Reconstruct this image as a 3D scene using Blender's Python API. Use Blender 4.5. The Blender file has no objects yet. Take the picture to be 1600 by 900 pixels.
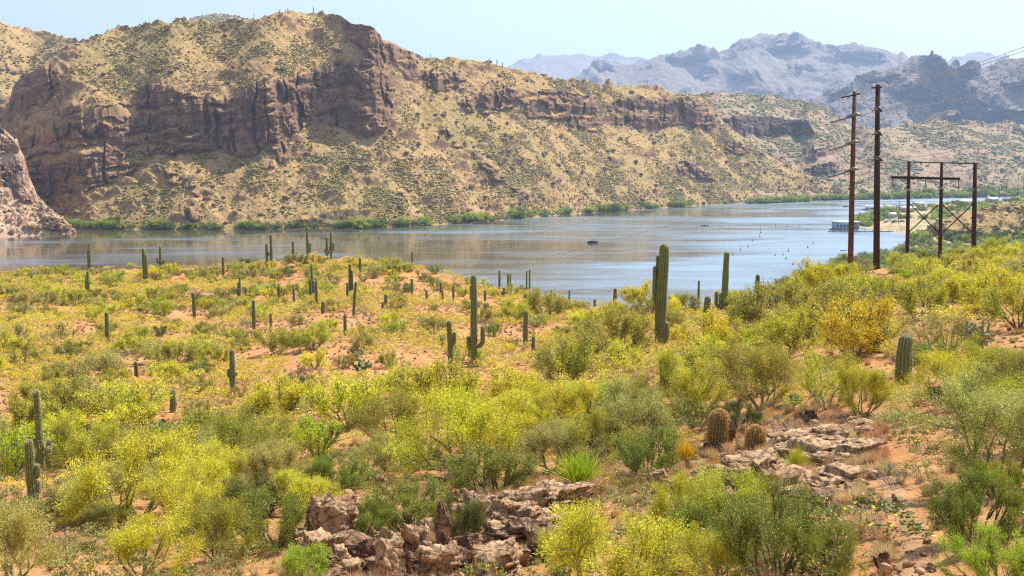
import bpy, math, random
import numpy as np
from mathutils import Vector

# ------------------------------------------------------------------ camera, world, sun, exposure
SC = bpy.context.scene
COL = SC.collection
CAM_H = 50.0
FPX = 1537.0
HORIZON = 240.0
PITCH = math.atan((450 - HORIZON) / FPX)
cam_d = bpy.data.cameras.new("camera")
cam = bpy.data.objects.new("camera", cam_d)
COL.objects.link(cam)
cam.location = (0, 0, CAM_H)
cam.rotation_euler = (math.pi / 2 - PITCH, 0, 0)
cam_d.sensor_width = 36.0
cam_d.lens = 36.0 * FPX / 1600.0
cam_d.clip_start = 0.1
cam_d.clip_end = 60000
SC.camera = cam

SUN_EL, SUN_AZ = math.radians(55), math.radians(52)      # azimuth to the right of the view axis (+Y)
world = bpy.data.worlds.new("World")
SC.world = world
world.use_nodes = True
wn = world.node_tree
sky = wn.nodes.new("ShaderNodeTexSky")
sky.sky_type = 'NISHITA'
sky.sun_disc = False
sky.sun_elevation = SUN_EL
sky.sun_rotation = SUN_AZ
sky.altitude = 500
sky.air_density = 1.0
sky.dust_density = 1.8
sky.ozone_density = 1.0
bg = wn.nodes["Background"]
bg.inputs[1].default_value = 0.078
tintn = wn.nodes.new("ShaderNodeMix"); tintn.data_type = 'RGBA'; tintn.blend_type = 'MULTIPLY'
tintn.inputs[0].default_value = 1.0; tintn.inputs[7].default_value = (1.0, 1.06, 1.0, 1)
wn.links.new(sky.outputs[0], tintn.inputs[6])
palen = wn.nodes.new("ShaderNodeHueSaturation")
palen.inputs["Saturation"].default_value = .50; palen.inputs["Value"].default_value = 1.36
wn.links.new(tintn.outputs[2], palen.inputs["Color"])
wn.links.new(palen.outputs[0], bg.inputs[0])
sun_d = bpy.data.lights.new("sun", 'SUN')
sun_d.energy = 5.0
sun_d.angle = math.radians(0.53)
sun_d.color = (1.0, 0.945, 0.86)
sun = bpy.data.objects.new("sun", sun_d)
COL.objects.link(sun)
sdir = Vector((math.sin(SUN_AZ) * math.cos(SUN_EL), math.cos(SUN_AZ) * math.cos(SUN_EL), math.sin(SUN_EL)))
sun.rotation_euler = sdir.to_track_quat('Z', 'Y').to_euler()
SC.view_settings.view_transform = 'Standard'
SC.view_settings.look = 'None'
SC.view_settings.gamma = 1.0
SC.view_settings.exposure = 0.80
SC.view_settings.use_curve_mapping = False
SC.render.engine = 'CYCLES'
SC.cycles.max_bounces = 6
SC.cycles.diffuse_bounces = 2
SC.cycles.glossy_bounces = 2
SC.cycles.transmission_bounces = 2
SC.cycles.volume_bounces = 1
SC.cycles.adaptive_threshold = 0.004
SC.cycles.use_denoising = False
SC.cycles.filter_width = 1.25

RNG = np.random.default_rng(7)
PR = random.Random(11)
cP, sP = math.cos(PITCH), math.sin(PITCH)

# ------------------------------------------------------------------ numpy noise
def _hash(ix, iy, iz, seed):
    h = (ix * 374761393 + iy * 668265263 + iz * 2147483647 + seed * 1274126177) & 0xffffffff
    h = ((h ^ (h >> 13)) * 1274126177) & 0xffffffff
    h = ((h ^ (h >> 16)) * 2246822519) & 0xffffffff
    h ^= h >> 15
    return h.astype(np.float64) / 4294967295.0 * 2 - 1

def vnoise(x, y, z, seed=0):
    xi, yi, zi = np.floor(x).astype(np.int64), np.floor(y).astype(np.int64), np.floor(z).astype(np.int64)
    fx, fy, fz = x - xi, y - yi, z - zi
    fx, fy, fz = [t * t * t * (t * (t * 6 - 15) + 10) for t in (fx, fy, fz)]
    r = 0
    for dx in (0, 1):
        wx = fx if dx else 1 - fx
        for dy in (0, 1):
            wy = fy if dy else 1 - fy
            for dz in (0, 1):
                wz = fz if dz else 1 - fz
                r = r + wx * wy * wz * _hash(xi + dx, yi + dy, zi + dz, seed)
    return r

def fbm(x, y, z, octv=4, seed=0, ridged=False, gain=.5):
    r, a, t = 0, 1.0, 0
    for i in range(octv):
        n = vnoise(x, y, z, seed + i * 17)
        if ridged:
            n = 1 - 2 * np.abs(n)
        r = r + a * n
        t += a
        a *= gain
        x, y, z = x * 2.03 + 5.1, y * 2.03 + 1.7, z * 2.03 + 9.2
    return r / t

def blur(a, r, axis):
    if r <= 0:
        return a
    k = np.exp(-0.5 * (np.arange(-3 * r, 3 * r + 1) / r) ** 2)
    k /= k.sum()
    p = [(0, 0)] * a.ndim
    p[axis] = (3 * r, 3 * r)
    b = np.pad(a, p, mode='edge')
    return np.apply_along_axis(lambda v: np.convolve(v, k, 'valid'), axis, b)

# ------------------------------------------------------------------ mesh and object helpers
def mk_mesh(name, V, F, fattr=None, vattr=None, mats=(), midx=None, smooth=False):
    """V (n,3), F (m,3) or (m,4) int array, or a list of such arrays"""
    Fs = F if isinstance(F, list) else [F]
    Fs = [np.asarray(f, dtype=np.int32) for f in Fs if len(f)]
    me = bpy.data.meshes.new(name)
    V = np.asarray(V, dtype=np.float32)
    me.vertices.add(len(V))
    me.vertices.foreach_set("co", V.ravel())
    nl = sum(f.size for f in Fs)
    nf = sum(len(f) for f in Fs)
    me.loops.add(nl)
    me.loops.foreach_set("vertex_index", np.concatenate([f.ravel() for f in Fs]))
    me.polygons.add(nf)
    tot = np.concatenate([np.full(len(f), f.shape[1], dtype=np.int32) for f in Fs])
    st = np.concatenate([[0], np.cumsum(tot)[:-1]]).astype(np.int32)
    me.polygons.foreach_set("loop_start", st)
    me.polygons.foreach_set("loop_total", tot)
    if smooth:
        me.polygons.foreach_set("use_smooth", np.ones(nf, dtype=bool))
    for m in mats:
        me.materials.append(m)
    if midx is not None:
        me.polygons.foreach_set("material_index", np.asarray(midx, dtype=np.int32))
    for k, a in (fattr or {}).items():
        at = me.attributes.new(k, 'FLOAT', 'FACE')
        at.data.foreach_set("value", np.asarray(a, dtype=np.float32))
    for k, a in (vattr or {}).items():
        at = me.attributes.new(k, 'FLOAT', 'POINT')
        at.data.foreach_set("value", np.asarray(a, dtype=np.float32))
    me.update(calc_edges=True)
    return me

def link(name, me, parent=None):
    o = bpy.data.objects.new(name, me)
    COL.objects.link(o)
    if parent is not None:
        o.parent = parent
    return o

def empty(name, loc=(0, 0, 0), rz=0):
    o = bpy.data.objects.new(name, None)
    o.empty_display_size = .3
    o.location = loc
    o.rotation_euler = (0, 0, rz)
    COL.objects.link(o)
    return o

def tag(o, label=None, cat=None, group=None, kind=None):
    if label: o["label"] = label
    if cat: o["category"] = cat
    if group: o["group"] = group
    if kind: o["kind"] = kind
    return o

def copy_tree(o, kids, parent=None, tint=None):
    c = o.copy()
    COL.objects.link(c)
    c.parent = parent
    if tint is not None:
        c["tint"] = tint
    for k in kids.get(o.name, ()):
        copy_tree(k, kids, c, tint)
    return c

def kids_map():
    m = {}
    for o in bpy.data.objects:
        if o.parent:
            m.setdefault(o.parent.name, []).append(o)
    return m

class MB:
    """collects shapes into ONE mesh"""
    def __init__(s):
        s.v, s.t, s.n, s.mi = [], [], 0, []
        s.cur = 0
    def add(s, V, F):
        V = np.asarray(V, float); F = np.asarray(F, int)
        if F.shape[1] == 4:
            F = np.concatenate([F[:, [0, 1, 2]], F[:, [0, 2, 3]]])
        s.v.append(V); s.t.append(F + s.n); s.n += len(V); s.mi.append(np.full(len(F), s.cur))
        return s
    def box(s, c, size, rot=None, bev=0.0):
        x, y, z = [a / 2 for a in size]
        b = bev
        if b <= 0:
            V = np.array([(i * x, j * y, k * z) for k in (-1, 1) for j in (-1, 1) for i in (-1, 1)])
            F = np.array([(0, 2, 3, 1), (4, 5, 7, 6), (0, 1, 5, 4), (2, 6, 7, 3), (0, 4, 6, 2), (1, 3, 7, 5)])
        else:                                              # chamfered in plan
            ring = [(x - b, -y), (x, -y + b), (x, y - b), (x - b, y), (-x + b, y), (-x, y - b), (-x, -y + b), (-x + b, -y)]
            V = np.array([(p, q, k * z) for k in (-1, 1) for p, q in ring] + [(0, 0, -z), (0, 0, z)])
            F = []
            for i in range(8):
                j = (i + 1) % 8
                F += [(i, j, 8 + j), (i, 8 + j, 8 + i), (16, j, i), (17, 8 + i, 8 + j)]
            F = np.array(F)
        if rot is not None:
            V = V @ np.array(rot).T
        return s.add(V + np.array(c), F)
    def tube(s, pts, rad, n=6, cap=True, squash=None):
        pts = np.asarray(pts, float)
        m = len(pts)
        rad = np.broadcast_to(np.asarray(rad, float), (m,))
        tan = np.gradient(pts, axis=0)
        tan /= np.linalg.norm(tan, axis=1)[:, None] + 1e-9
        ref = np.array([0, 0, 1.0]) if abs(tan[:, 2]).mean() < .8 else np.array([1.0, 0, 0])
        a = np.cross(tan, ref); a /= np.linalg.norm(a, axis=1)[:, None] + 1e-9
        b = np.cross(tan, a)
        th = np.arange(n) / n * 2 * np.pi
        V = pts[:, None, :] + rad[:, None, None] * (np.cos(th)[None, :, None] * a[:, None, :] + np.sin(th)[None, :, None] * b[:, None, :])
        V = V.reshape(-1, 3)
        i = np.arange(m - 1)[:, None] * n; j = np.arange(n)[None, :]; j2 = (j + 1) % n
        F = np.stack([i + j, i + j2, i + n + j2, i + n + j], -1).reshape(-1, 4)
        F = np.concatenate([F[:, [0, 1, 2]], F[:, [0, 2, 3]]])
        if cap:
            V = np.concatenate([V, pts[:1], pts[-1:]])
            c0, c1 = m * n, m * n + 1
            k = np.arange(n); k2 = (k + 1) % n
            F = np.concatenate([F, np.stack([k2, k, np.full(n, c0)], -1), np.stack([(m - 1) * n + k, (m - 1) * n + k2, np.full(n, c1)], -1)])
        return s.add(V, F)
    def mesh(s, name, mats, smooth=False, **kw):
        if not isinstance(mats, (list, tuple)): mats = [mats]
        return mk_mesh(name, np.concatenate(s.v), np.concatenate(s.t), mats=mats, midx=np.concatenate(s.mi), smooth=smooth, **kw)
    def build(s, name, mats, parent=None, smooth=False):
        return link(name, s.mesh(name, mats, smooth), parent)

# ------------------------------------------------------------------ rays from photograph pixels to places
def ray(px, py):
    """horizontal unit direction and slope of the sight line through a pixel of the photograph"""
    px = np.asarray(px, float); py = np.asarray(py, float)
    u = (px - 800) / FPX; v = (450 - py) / FPX
    x = u + 0 * v; y = cP + v * sP; z = -sP + v * cP
    h = np.sqrt(x * x + y * y)
    return x / h, y / h, z / h

def at_z(px, py, z=0.0):
    x, y, s = ray(px, py)
    d = (z - CAM_H) / s
    return np.stack([x * d, y * d, 0 * d + z], -1)

def at_d(px, py, d):
    x, y, s = ray(px, py)
    return np.stack([x * d, y * d, CAM_H + s * d], -1)

# ------------------------------------------------------------------ material helpers
def nt(name):
    m = bpy.data.materials.new(name)
    m.use_nodes = True
    t = m.node_tree
    t.nodes.clear()
    out = t.nodes.new("ShaderNodeOutputMaterial")
    return m, t, out

def N(t, typ, **kw):
    n = t.nodes.new(typ)
    for k, v in kw.items():
        if k in n.inputs:
            n.inputs[k].default_value = v
        else:
            setattr(n, k, v)
    return n

def noise(t, vec, scale, detail=4, rough=.55, dim='3D', dist=0.0):
    n = N(t, "ShaderNodeTexNoise", Scale=scale, Detail=detail, Roughness=rough, Distortion=dist)
    if vec is not None: t.links.new(vec, n.inputs["Vector"])
    return n.outputs["Fac"]

def ramp(t, fac, stops, interp='LINEAR'):
    r = t.nodes.new("ShaderNodeValToRGB")
    cr = r.color_ramp
    cr.interpolation = interp
    while len(cr.elements) < len(stops): cr.elements.new(.5)
    for e, (p, c) in zip(cr.elements, stops):
        e.position = p
        e.color = (*c, 1) if len(c) == 3 else c
    t.links.new(fac, r.inputs[0])
    return r.outputs[0]

def mix(t, fac, a, b, mode='MIX'):
    n = t.nodes.new("ShaderNodeMix")
    n.data_type = 'RGBA'; n.blend_type = mode
    for idx, v in ((0, fac), (6, a), (7, b)):
        if isinstance(v, (int, float)): n.inputs[idx].default_value = v
        elif isinstance(v, (tuple, list)): n.inputs[idx].default_value = (*v, 1) if len(v) == 3 else v
        else: t.links.new(v, n.inputs[idx])
    return n.outputs[2]

def mth(t, op, a, b=0.0, clamp=False):
    n = t.nodes.new("ShaderNodeMath"); n.operation = op; n.use_clamp = clamp
    for i, v in enumerate((a, b)):
        if isinstance(v, (int, float)): n.inputs[i].default_value = v
        else: t.links.new(v, n.inputs[i])
    return n.outputs[0]

def mrange(t, v, a, b, c=0.0, d=1.0):
    n = t.nodes.new("ShaderNodeMapRange")
    t.links.new(v, n.inputs[0])
    for i, q in enumerate((a, b, c, d)): n.inputs[i + 1].default_value = q
    return n.outputs[0]

def bump(t, h, strength=.5, dist=.1):
    n = N(t, "ShaderNodeBump", Strength=strength, Distance=dist)
    t.links.new(h, n.inputs["Height"])
    return n.outputs[0]

def finish(t, out, color, rough=.9, normal=None, spec=.2, metallic=0.0):
    p = N(t, "ShaderNodeBsdfPrincipled", Roughness=rough, Metallic=metallic)
    p.inputs["Specular IOR Level"].default_value = spec
    if isinstance(color, (tuple, list)): p.inputs["Base Color"].default_value = (*color, 1)
    else: t.links.new(color, p.inputs["Base Color"])
    if normal is not None: t.links.new(normal, p.inputs["Normal"])
    t.links.new(p.outputs[0], out.inputs[0])
    return p

def plain(name, c, rough=.7, spec=.3, metallic=0.0, var=.25, scale=3.0):
    m, t, out = nt(name)
    g = t.nodes.new("ShaderNodeNewGeometry").outputs["Position"]
    f = noise(t, g, scale, 5)
    dark = tuple(x * (1 - var) for x in c); lite = tuple(min(1, x * (1 + var)) for x in c)
    finish(t, out, ramp(t, f, [(.3, dark), (.7, lite)]), rough, None, spec, metallic)
    return m

def hill_mat(name, soil, soil2, rock, rock2, scale=1.0, grassy=(.30, .25, .08), tufts=.35, cool=0.0):
    """slope soil with tufts on the gentle parts, banded dark rock on the steep ones"""
    m, t, out = nt(name)
    geo = t.nodes.new("ShaderNodeNewGeometry")
    P = geo.outputs["Position"]
    cl = N(t, "ShaderNodeAttribute", attribute_name="cliff").outputs["Fac"]
    sep = t.nodes.new("ShaderNodeSeparateXYZ"); t.links.new(geo.outputs["Normal"], sep.inputs[0])
    steep = mrange(t, sep.outputs[2], .62, .25)
    # soil
    n1 = noise(t, P, .012 * scale, 5, .6)
    n2 = noise(t, P, .11 * scale, 6, .65)
    n3 = noise(t, P, .55 * scale, 3, .6)
    s = mix(t, mrange(t, n2, .35, .65), soil, soil2)
    s = mix(t, mth(t, 'MULTIPLY', mrange(t, n1, .42, .62), tufts), s, grassy)
    s = mix(t, mrange(t, n3, .52, .66, 0, .75), s, tuple(c * .62 for c in soil))
    s = mix(t, mrange(t, n3, .42, .34, 0, .5), s, tuple(min(1, c * 1.35) for c in soil2))
    # rock: strata bands distorted + vertical stains
    mp = N(t, "ShaderNodeMapping"); mp.inputs["Scale"].default_value = (.02 * scale, .02 * scale, .16 * scale)
    t.links.new(P, mp.inputs[0])
    band = noise(t, mp.outputs[0], 1.4, 5, .6, dist=.6)
    mp2 = N(t, "ShaderNodeMapping"); mp2.inputs["Scale"].default_value = (.14 * scale, .14 * scale, .02 * scale)
    t.links.new(P, mp2.inputs[0])
    stain = noise(t, mp2.outputs[0], 1.2, 6, .65)
    r = mix(t, mrange(t, band, .35, .65), rock, rock2)
    r = mix(t, mrange(t, stain, .5, .68, 0, .8), r, tuple(c * .45 for c in rock))
    r = mix(t, mrange(t, stain, .42, .3, 0, .55), r, tuple(min(1, c * 1.5) for c in rock2))
    f = mth(t, 'MAXIMUM', steep, mth(t, 'MULTIPLY', cl, mrange(t, sep.outputs[2], .93, .75)))
    f2 = mth(t, 'ADD', f, mth(t, 'MULTIPLY', mth(t, 'SUBTRACT', n2, .5), 1.0), True)
    f3 = mth(t, 'MULTIPLY', f2, mrange(t, f, 0, .25))
    c = mix(t, f3, s, r)
    hb = noise(t, P, .35 * scale, 8, .75)
    finish(t, out, c, .95, bump(t, hb, .9, 1.8 / scale), .08)
    return m

MAT_MESA = hill_mat("mesa_rock_and_soil", (.43, .265, .115), (.51, .335, .165), (.175, .098, .065), (.33, .195, .125), 1.0, (.33, .27, .10), .7)
MAT_MID = hill_mat("mid_hill_soil", (.33, .23, .155), (.40, .28, .19), (.11, .07, .06), (.18, .115, .095), .8, (.36, .31, .15), .5)
MAT_FAR = hill_mat("far_mountain_rock", (.22, .175, .16), (.28, .225, .195), (.06, .05, .06), (.11, .09, .095), .22, (.34, .30, .20), .4)
MAT_RUBBLE = hill_mat("pale_rubble", (.50, .32, .21), (.58, .41, .29), (.20, .10, .07), (.38, .22, .15), 2.5, (.50, .36, .24), .4)

# ------------------------------------------------------------------ hills: traced outlines given distance and depth
def poly_mask(poly, X, Y):
    inside = np.zeros(X.shape, bool)
    n = len(poly)
    for i in range(n):
        x1, y1 = poly[i]; x2, y2 = poly[(i + 1) % n]
        c = ((y1 > Y) != (y2 > Y))
        xi = (x2 - x1) * (Y - y1) / ((y2 - y1) if y2 != y1 else 1e-9) + x1
        inside ^= c & (X < xi)
    return inside

LAYERS = {}
def hill(name, bottom, top, ncol, nrow, z0=None, d0=None, slope=.6, cliffs=(), mat=MAT_MESA, amp=1.0, nscale=1.0, label=None,
         blur_x=8, back=.5, skirt=.35, slope_pts=None, cliff_amp=10.0, soft=2, xshift=0, gully=1.0):
    bx, by = np.array(bottom, float).T; tx, ty = np.array(top, float).T
    x0, x1 = max(bx[0], tx[0]), min(bx[-1], tx[-1])
    xs = np.linspace(x0, x1, ncol)
    yb = blur(np.interp(xs, bx, by)[:, None], max(1, ncol // 60), 0)[:, 0]; yt = blur(np.interp(xs, tx, ty)[:, None], 1, 0)[:, 0]
    tt = np.linspace(0, 1, nrow)
    Y = yb[:, None] + (yt - yb)[:, None] * tt[None]
    X = np.repeat(xs[:, None], nrow, 1)
    wob = 5 * fbm(X / 14, Y / 14, X * 0, 3, 5) * (1 if amp else 0)
    wob2 = 5 * fbm(X / 14, Y / 14, X * 0 + 9, 3, 6)
    M = np.zeros(X.shape)
    G = np.full(X.shape, float(slope))
    if slope_pts is not None:
        G = blur(np.interp(X, *np.array(slope_pts, float).T), 12, 0)
    G = G * (1 + .38 * amp / max(1, amp) * fbm(X / 60, Y / 22, X * 0 + 2, 3, 12))
    ledge = fbm(X / 30, Y / 6.5 + X / 60, X * 0 + 4, 3, 15)
    for poly, g in cliffs:
        m = poly_mask(poly, X + wob * .8, Y + wob2 * .8).astype(float)
        m = np.where(ledge > (.16 if g < 3.5 else .34), 0, m)
        M = np.maximum(M, m)
        G = np.where(m > 0, g, G)
    Gs = blur(blur(G, soft, 1), soft, 0)
    Ms = np.clip(blur(blur(M, soft, 1), soft, 0), 0, 1)
    hx, hy, s = ray(X, Y)
    D = np.zeros(X.shape)
    if d0 is not None:
        D[:, 0] = np.interp(xs, *np.array(d0, float).T) if not np.isscalar(d0) else d0
    else:
        D[:, 0] = (z0 - CAM_H) / s[:, 0]
    for i in range(1, nrow):
        z = CAM_H + s[:, i - 1] * D[:, i - 1]
        g = np.maximum(Gs[:, i], s[:, i] + .06)
        D[:, i] = (CAM_H - z + g * D[:, i - 1]) / (g - s[:, i])
    if blur_x:
        L = np.log(D)
        L0 = L[:, :1].copy()
        R = L - L0
        R = blur(R, blur_x, 0)
        D = np.exp(L0 + R)
    base = D[:, :1]
    # rugged relief, measured in metres
    PX, PY, PZ = hx * D, hy * D, CAM_H + s * D
    k = 1 / nscale
    ax = np.arctan2(PX, PY) * base.mean() / 1.0
    but = fbm(ax / 26 * k, PZ / 95 * k, PY * 0 + 3, 5, 21, True, .55)
    crack = fbm(ax / 7 * k, PZ / 60 * k, PY * 0 + 7, 3, 33, True, .5)
    strata = fbm(ax / 120 * k, PZ / 5.5 * k, PY / 200 * k, 3, 44)
    chunk = fbm(PX / 12 * k, PY / 12 * k, PZ / 12 * k, 4, 55)
    edge = np.clip(Ms * 1.15, 0, 1)
    wx = ax / 11 * k + .8 * chunk; wz = PZ / 17 * k + .5 * chunk + .4 * but
    blk = _hash(np.floor(wx).astype(np.int64), np.floor(wz).astype(np.int64), np.zeros(X.shape, np.int64), 7)
    wx2 = ax / 4.3 * k + .6 * chunk; wz2 = PZ / 6 * k + 1.2 * but
    blk2 = _hash(np.floor(wx2).astype(np.int64), np.floor(wz2).astype(np.int64), np.zeros(X.shape, np.int64), 8)
    cr = np.abs(fbm(ax / 16 * k + .25 * chunk, PZ / 110 * k, PY * 0 + 7, 3, 35))
    crev = np.exp(-(cr / .055) ** 2)
    tz = PZ / 15 * k + .35 * strata + .6 * but
    stair = (np.floor(tz) + (tz - np.floor(tz)) ** 7) - tz
    dd = -cliff_amp * edge * (.85 * but + .30 * crack + .15 * strata + .42 * chunk + .22 * blk + .14 * blk2 - .75 * crev + .05 - .34 * stair)
    big = fbm(PX / 95 * k, PY / 95 * k, PZ * 0, 3, 66)
    gul = fbm((ax + PZ * .9) / 30 * k, PZ / 220 * k, PY * 0, 4, 77, True)
    fine = fbm(PX / 4 * k, PY / 4 * k, PZ / 3 * k, 3, 89, True)
    small = fbm(PX / 5 * k, PY / 5 * k, PZ / 5 * k, 3, 88)
    outc = np.clip(fbm(PX / 20 * k, PY / 20 * k, PZ / 7 * k, 4, 99) - .18, 0, 1) * 13
    dd = dd - cliff_amp * edge * .16 * fine
    wgt = np.clip(np.minimum(tt, .06) / .06, .12, 1)[None, :]
    dz = amp * (1 - edge) * (2.4 * big + 3.4 * gully * gul + 1.1 * small + outc) * wgt
    Z = PZ + dz + amp * edge * .8 * small
    Dn = D + dd * wgt * min(1, amp * 2)
    V = np.stack([hx * Dn, hy * Dn, Z], -1)
    # front skirt and back side
    n_b = 10
    front = []
    for q, (dd_, dz_) in enumerate(((60, 1), (15, 1))):
        f = V[:, 0].copy()
        dr = min(dd_, 60) * max(1, nscale)
        f[:, 0] -= hx[:, 0] * dr; f[:, 1] -= hy[:, 0] * dr; f[:, 2] -= skirt * dr + .3
        front.append(f)
    backs = []
    last = V[:, -1].copy()
    hgt = np.maximum(last[:, 2] + 15, 5)
    for q in range(1, n_b + 1):
        u = q / n_b
        f = last.copy()
        run = hgt / back * u
        f[:, 0] += hx[:, -1] * run; f[:, 1] += hy[:, -1] * run
        f[:, 2] = last[:, 2] - hgt * (u ** 1.25)
        backs.append(f)
    VV = np.concatenate([np.stack(front, 1), V, np.stack(backs, 1)], 1)
    CL = np.concatenate([np.zeros((ncol, 2)), Ms, np.zeros((ncol, n_b))], 1)
    nr = VV.shape[1]
    i = np.arange(ncol - 1)[:, None] * nr; j = np.arange(nr - 1)[None]
    F = np.stack([i + j, i + nr + j, i + nr + j + 1, i + j + 1], -1).reshape(-1, 4)
    me = mk_mesh(name, VV.reshape(-1, 3), F, vattr={"cliff": CL.ravel()}, mats=[mat], smooth=False)
    o = link(name, me)
    tag(o, label, None, None, "structure")
    LAYERS[label or name] = dict(V=V, M=Ms, X=X, Y=Y, D=Dn)
    return LAYERS[label or name]

MESA = hill("mesa",
    bottom=[(-90, 352), (60, 352), (120, 358), (250, 359), (420, 359), (480, 356), (560, 357), (640, 354), (700, 350), (800, 343), (900, 334), (1000, 327), (1100, 320.5), (1200, 315.5), (1330, 311)],
    top=[(-90, 235), (-30, 205), (0, 188), (12, 168), (22, 135), (36, 118), (60, 108), (80, 102), (105, 78), (130, 66), (160, 54), (190, 45), (225, 38), (260, 39), (300, 42), (350, 38), (400, 31), (440, 25), (470, 21), (500, 22), (530, 25), (548, 37),
         (582, 44), (594, 56), (600, 67), (628, 74), (642, 82), (652, 92), (662, 95), (700, 91), (735, 93), (770, 97), (800, 108), (830, 112), (870, 120), (900, 127), (1000, 139), (1060, 146), (1095, 153), (1112, 162), (1122, 182),
         (1140, 200), (1170, 220), (1200, 240), (1240, 262), (1280, 282), (1310, 300), (1330, 309)],
    ncol=1150, nrow=300, z0=0.0, slope=.60, blur_x=17,
    slope_pts=[(-90, .6), (200, .62), (600, .66), (900, .6), (1100, .5), (1330, .4)],
    cliffs=[
        ([(10, 175), (25, 140), (45, 112), (80, 108), (98, 118), (80, 150), (62, 175), (40, 190)], 4),
        ([(30, 230), (45, 205), (100, 185), (160, 175), (215, 185), (240, 200), (250, 228), (215, 262), (180, 285), (150, 298), (100, 312), (60, 318), (42, 290), (36, 255)], 3.2),
        ([(90, 170), (130, 160), (130, 175), (95, 182)], 3), ([(150, 155), (200, 160), (190, 172), (150, 168)], 3),
        ([(212, 150), (222, 128), (240, 123), (262, 126), (275, 140), (300, 146), (340, 156), (372, 150), (392, 140), (428, 132), (432, 215), (400, 245), (385, 248), (350, 240), (300, 232), (262, 240), (240, 222), (222, 195)], 6),
        ([(425, 132), (470, 115), (510, 108), (540, 96), (566, 92), (592, 98), (604, 108), (614, 130), (616, 165), (604, 200), (575, 206), (545, 202), (510, 196), (480, 190), (470, 205), (450, 225), (432, 235)], 4.5),
        ([(532, 28), (560, 38), (592, 44), (600, 66), (604, 92), (600, 108), (585, 96), (570, 78), (548, 62), (535, 42)], 5),
        ([(604, 70), (632, 75), (645, 84), (652, 108), (652, 130), (636, 122), (618, 100)], 4),
        ([(652, 120), (680, 112), (720, 118), (738, 132), (705, 150), (672, 142)], 2.4),
        ([(712, 160), (760, 148), (790, 135), (812, 140), (808, 165), (770, 180), (735, 178)], 3),
        ([(808, 150), (850, 138), (905, 145), (930, 160), (940, 190), (930, 206), (895, 196), (860, 186), (825, 190)], 3.4),
        ([(940, 165), (985, 152), (1040, 158), (1095, 160), (1114, 168), (1120, 196), (1100, 204), (1060, 196), (1030, 200), (1000, 206), (960, 195)], 4.2),
        ([(1048, 248), (1075, 250), (1110, 270), (1120, 280), (1085, 278), (1055, 262)], 3),
        ([(1130, 228), (1160, 220), (1188, 240), (1150, 242)], 2.5),
        ([(735, 232), (770, 258), (800, 285), (830, 300), (826, 310), (780, 290), (745, 256)], 2.6),
        ([(690, 195), (735, 236), (728, 242), (688, 204)], 2.2),
        ([(425, 232), (450, 228), (452, 252), (432, 256)], 3),
        ([(452, 340), (500, 340), (520, 353), (470, 356)], 3),
        ([(255, 265), (290, 275), (330, 300), (300, 305), (262, 285)], 2.0),
        ([(280, 318), (305, 322), (312, 345), (290, 345)], 2.6),
        ([(100, 318), (140, 322), (130, 335), (105, 332)], 2.2),
    ], mat=MAT_MESA, label="broad brown mesa with dark cliffs rising from the far shore", cliff_amp=9.0)

LEFTHILL = hill("hill", bottom=[(-120, 240), (40, 230), (130, 180), (200, 120)], top=[(-120, 36), (0, 40), (40, 45), (60, 48), (90, 55), (118, 64), (150, 66), (200, 80)],
     ncol=300, nrow=170, d0=1150, slope=.62, mat=MAT_MESA, label="brown shrub-dotted hill at the left edge behind the mesa", cliffs=[
         ([(-120, 95), (-20, 100), (40, 108), (36, 118), (-30, 112), (-120, 110)], 3), ([(-20, 150), (20, 160), (14, 180), (-30, 170)], 3)], cliff_amp=7)
PEAK = hill("hill", bottom=[(270, 48), (400, 48)], top=[(270, 46), (288, 34), (310, 25), (335, 22), (360, 24), (385, 29), (400, 33)],
     ncol=100, nrow=30, d0=2300, slope=.4, mat=MAT_MID, label="small rounded hilltop peeping over the mesa top", amp=.8)
BACKR = hill("hill", bottom=[(575, 140), (690, 140)], top=[(575, 62), (610, 66), (640, 80), (670, 93), (690, 105)],
     ncol=100, nrow=70, d0=1350, slope=.6, mat=MAT_MID, label="hillside showing just behind the right shoulder of the mesa", amp=.8)
POINT = hill("rocky_point", bottom=[(-120, 374), (0, 371), (60, 368), (100, 366), (117, 364)], top=[(-120, 150), (-40, 178), (0, 200), (14, 208), (28, 222), (38, 245), (46, 280), (58, 305), (75, 322), (95, 338), (108, 350), (117, 361)],
     ncol=260, nrow=200, z0=0.0, slope=.66, mat=MAT_RUBBLE, label="sunlit pinkish rubble point at the left edge of the lake", amp=.9, nscale=.45, cliff_amp=5,
     cliffs=[([(-110, 160), (-40, 190), (0, 205), (14, 212), (28, 226), (36, 250), (40, 285), (20, 300), (-20, 292), (-110, 290)], 1.6), ([(70, 335), (95, 340), (112, 358), (80, 362), (66, 350)], 2.2), ([(10, 288), (40, 290), (50, 315), (30, 322)], 2)])
MIDHILL = hill("hill", bottom=[(1040, 320), (1200, 318), (1300, 313), (1420, 311), (1500, 309), (1760, 304)],
     top=[(1040, 160), (1080, 151), (1110, 146), (1140, 146), (1200, 151), (1260, 161), (1285, 170), (1320, 196), (1345, 206), (1380, 202), (1430, 197), (1480, 194), (1540, 196), (1600, 197), (1680, 190), (1760, 180)],
     ncol=700, nrow=190, z0=0.0, slope=.34, mat=MAT_MID, label="grey-brown shrubby hills beyond the marina", cliff_amp=12, nscale=1.3, amp=1.3,
     slope_pts=[(1040, .22), (1250, .17), (1400, .19), (1760, .22)],
     cliffs=[([(1090, 186), (1140, 184), (1200, 182), (1262, 190), (1275, 206), (1230, 212), (1170, 212), (1120, 216)], 4), ([(1250, 256), (1275, 236), (1322, 248), (1316, 268), (1290, 278), (1262, 276)], 2.2),
             ([(1262, 232), (1300, 226), (1320, 238), (1280, 240)], 2)])
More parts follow.
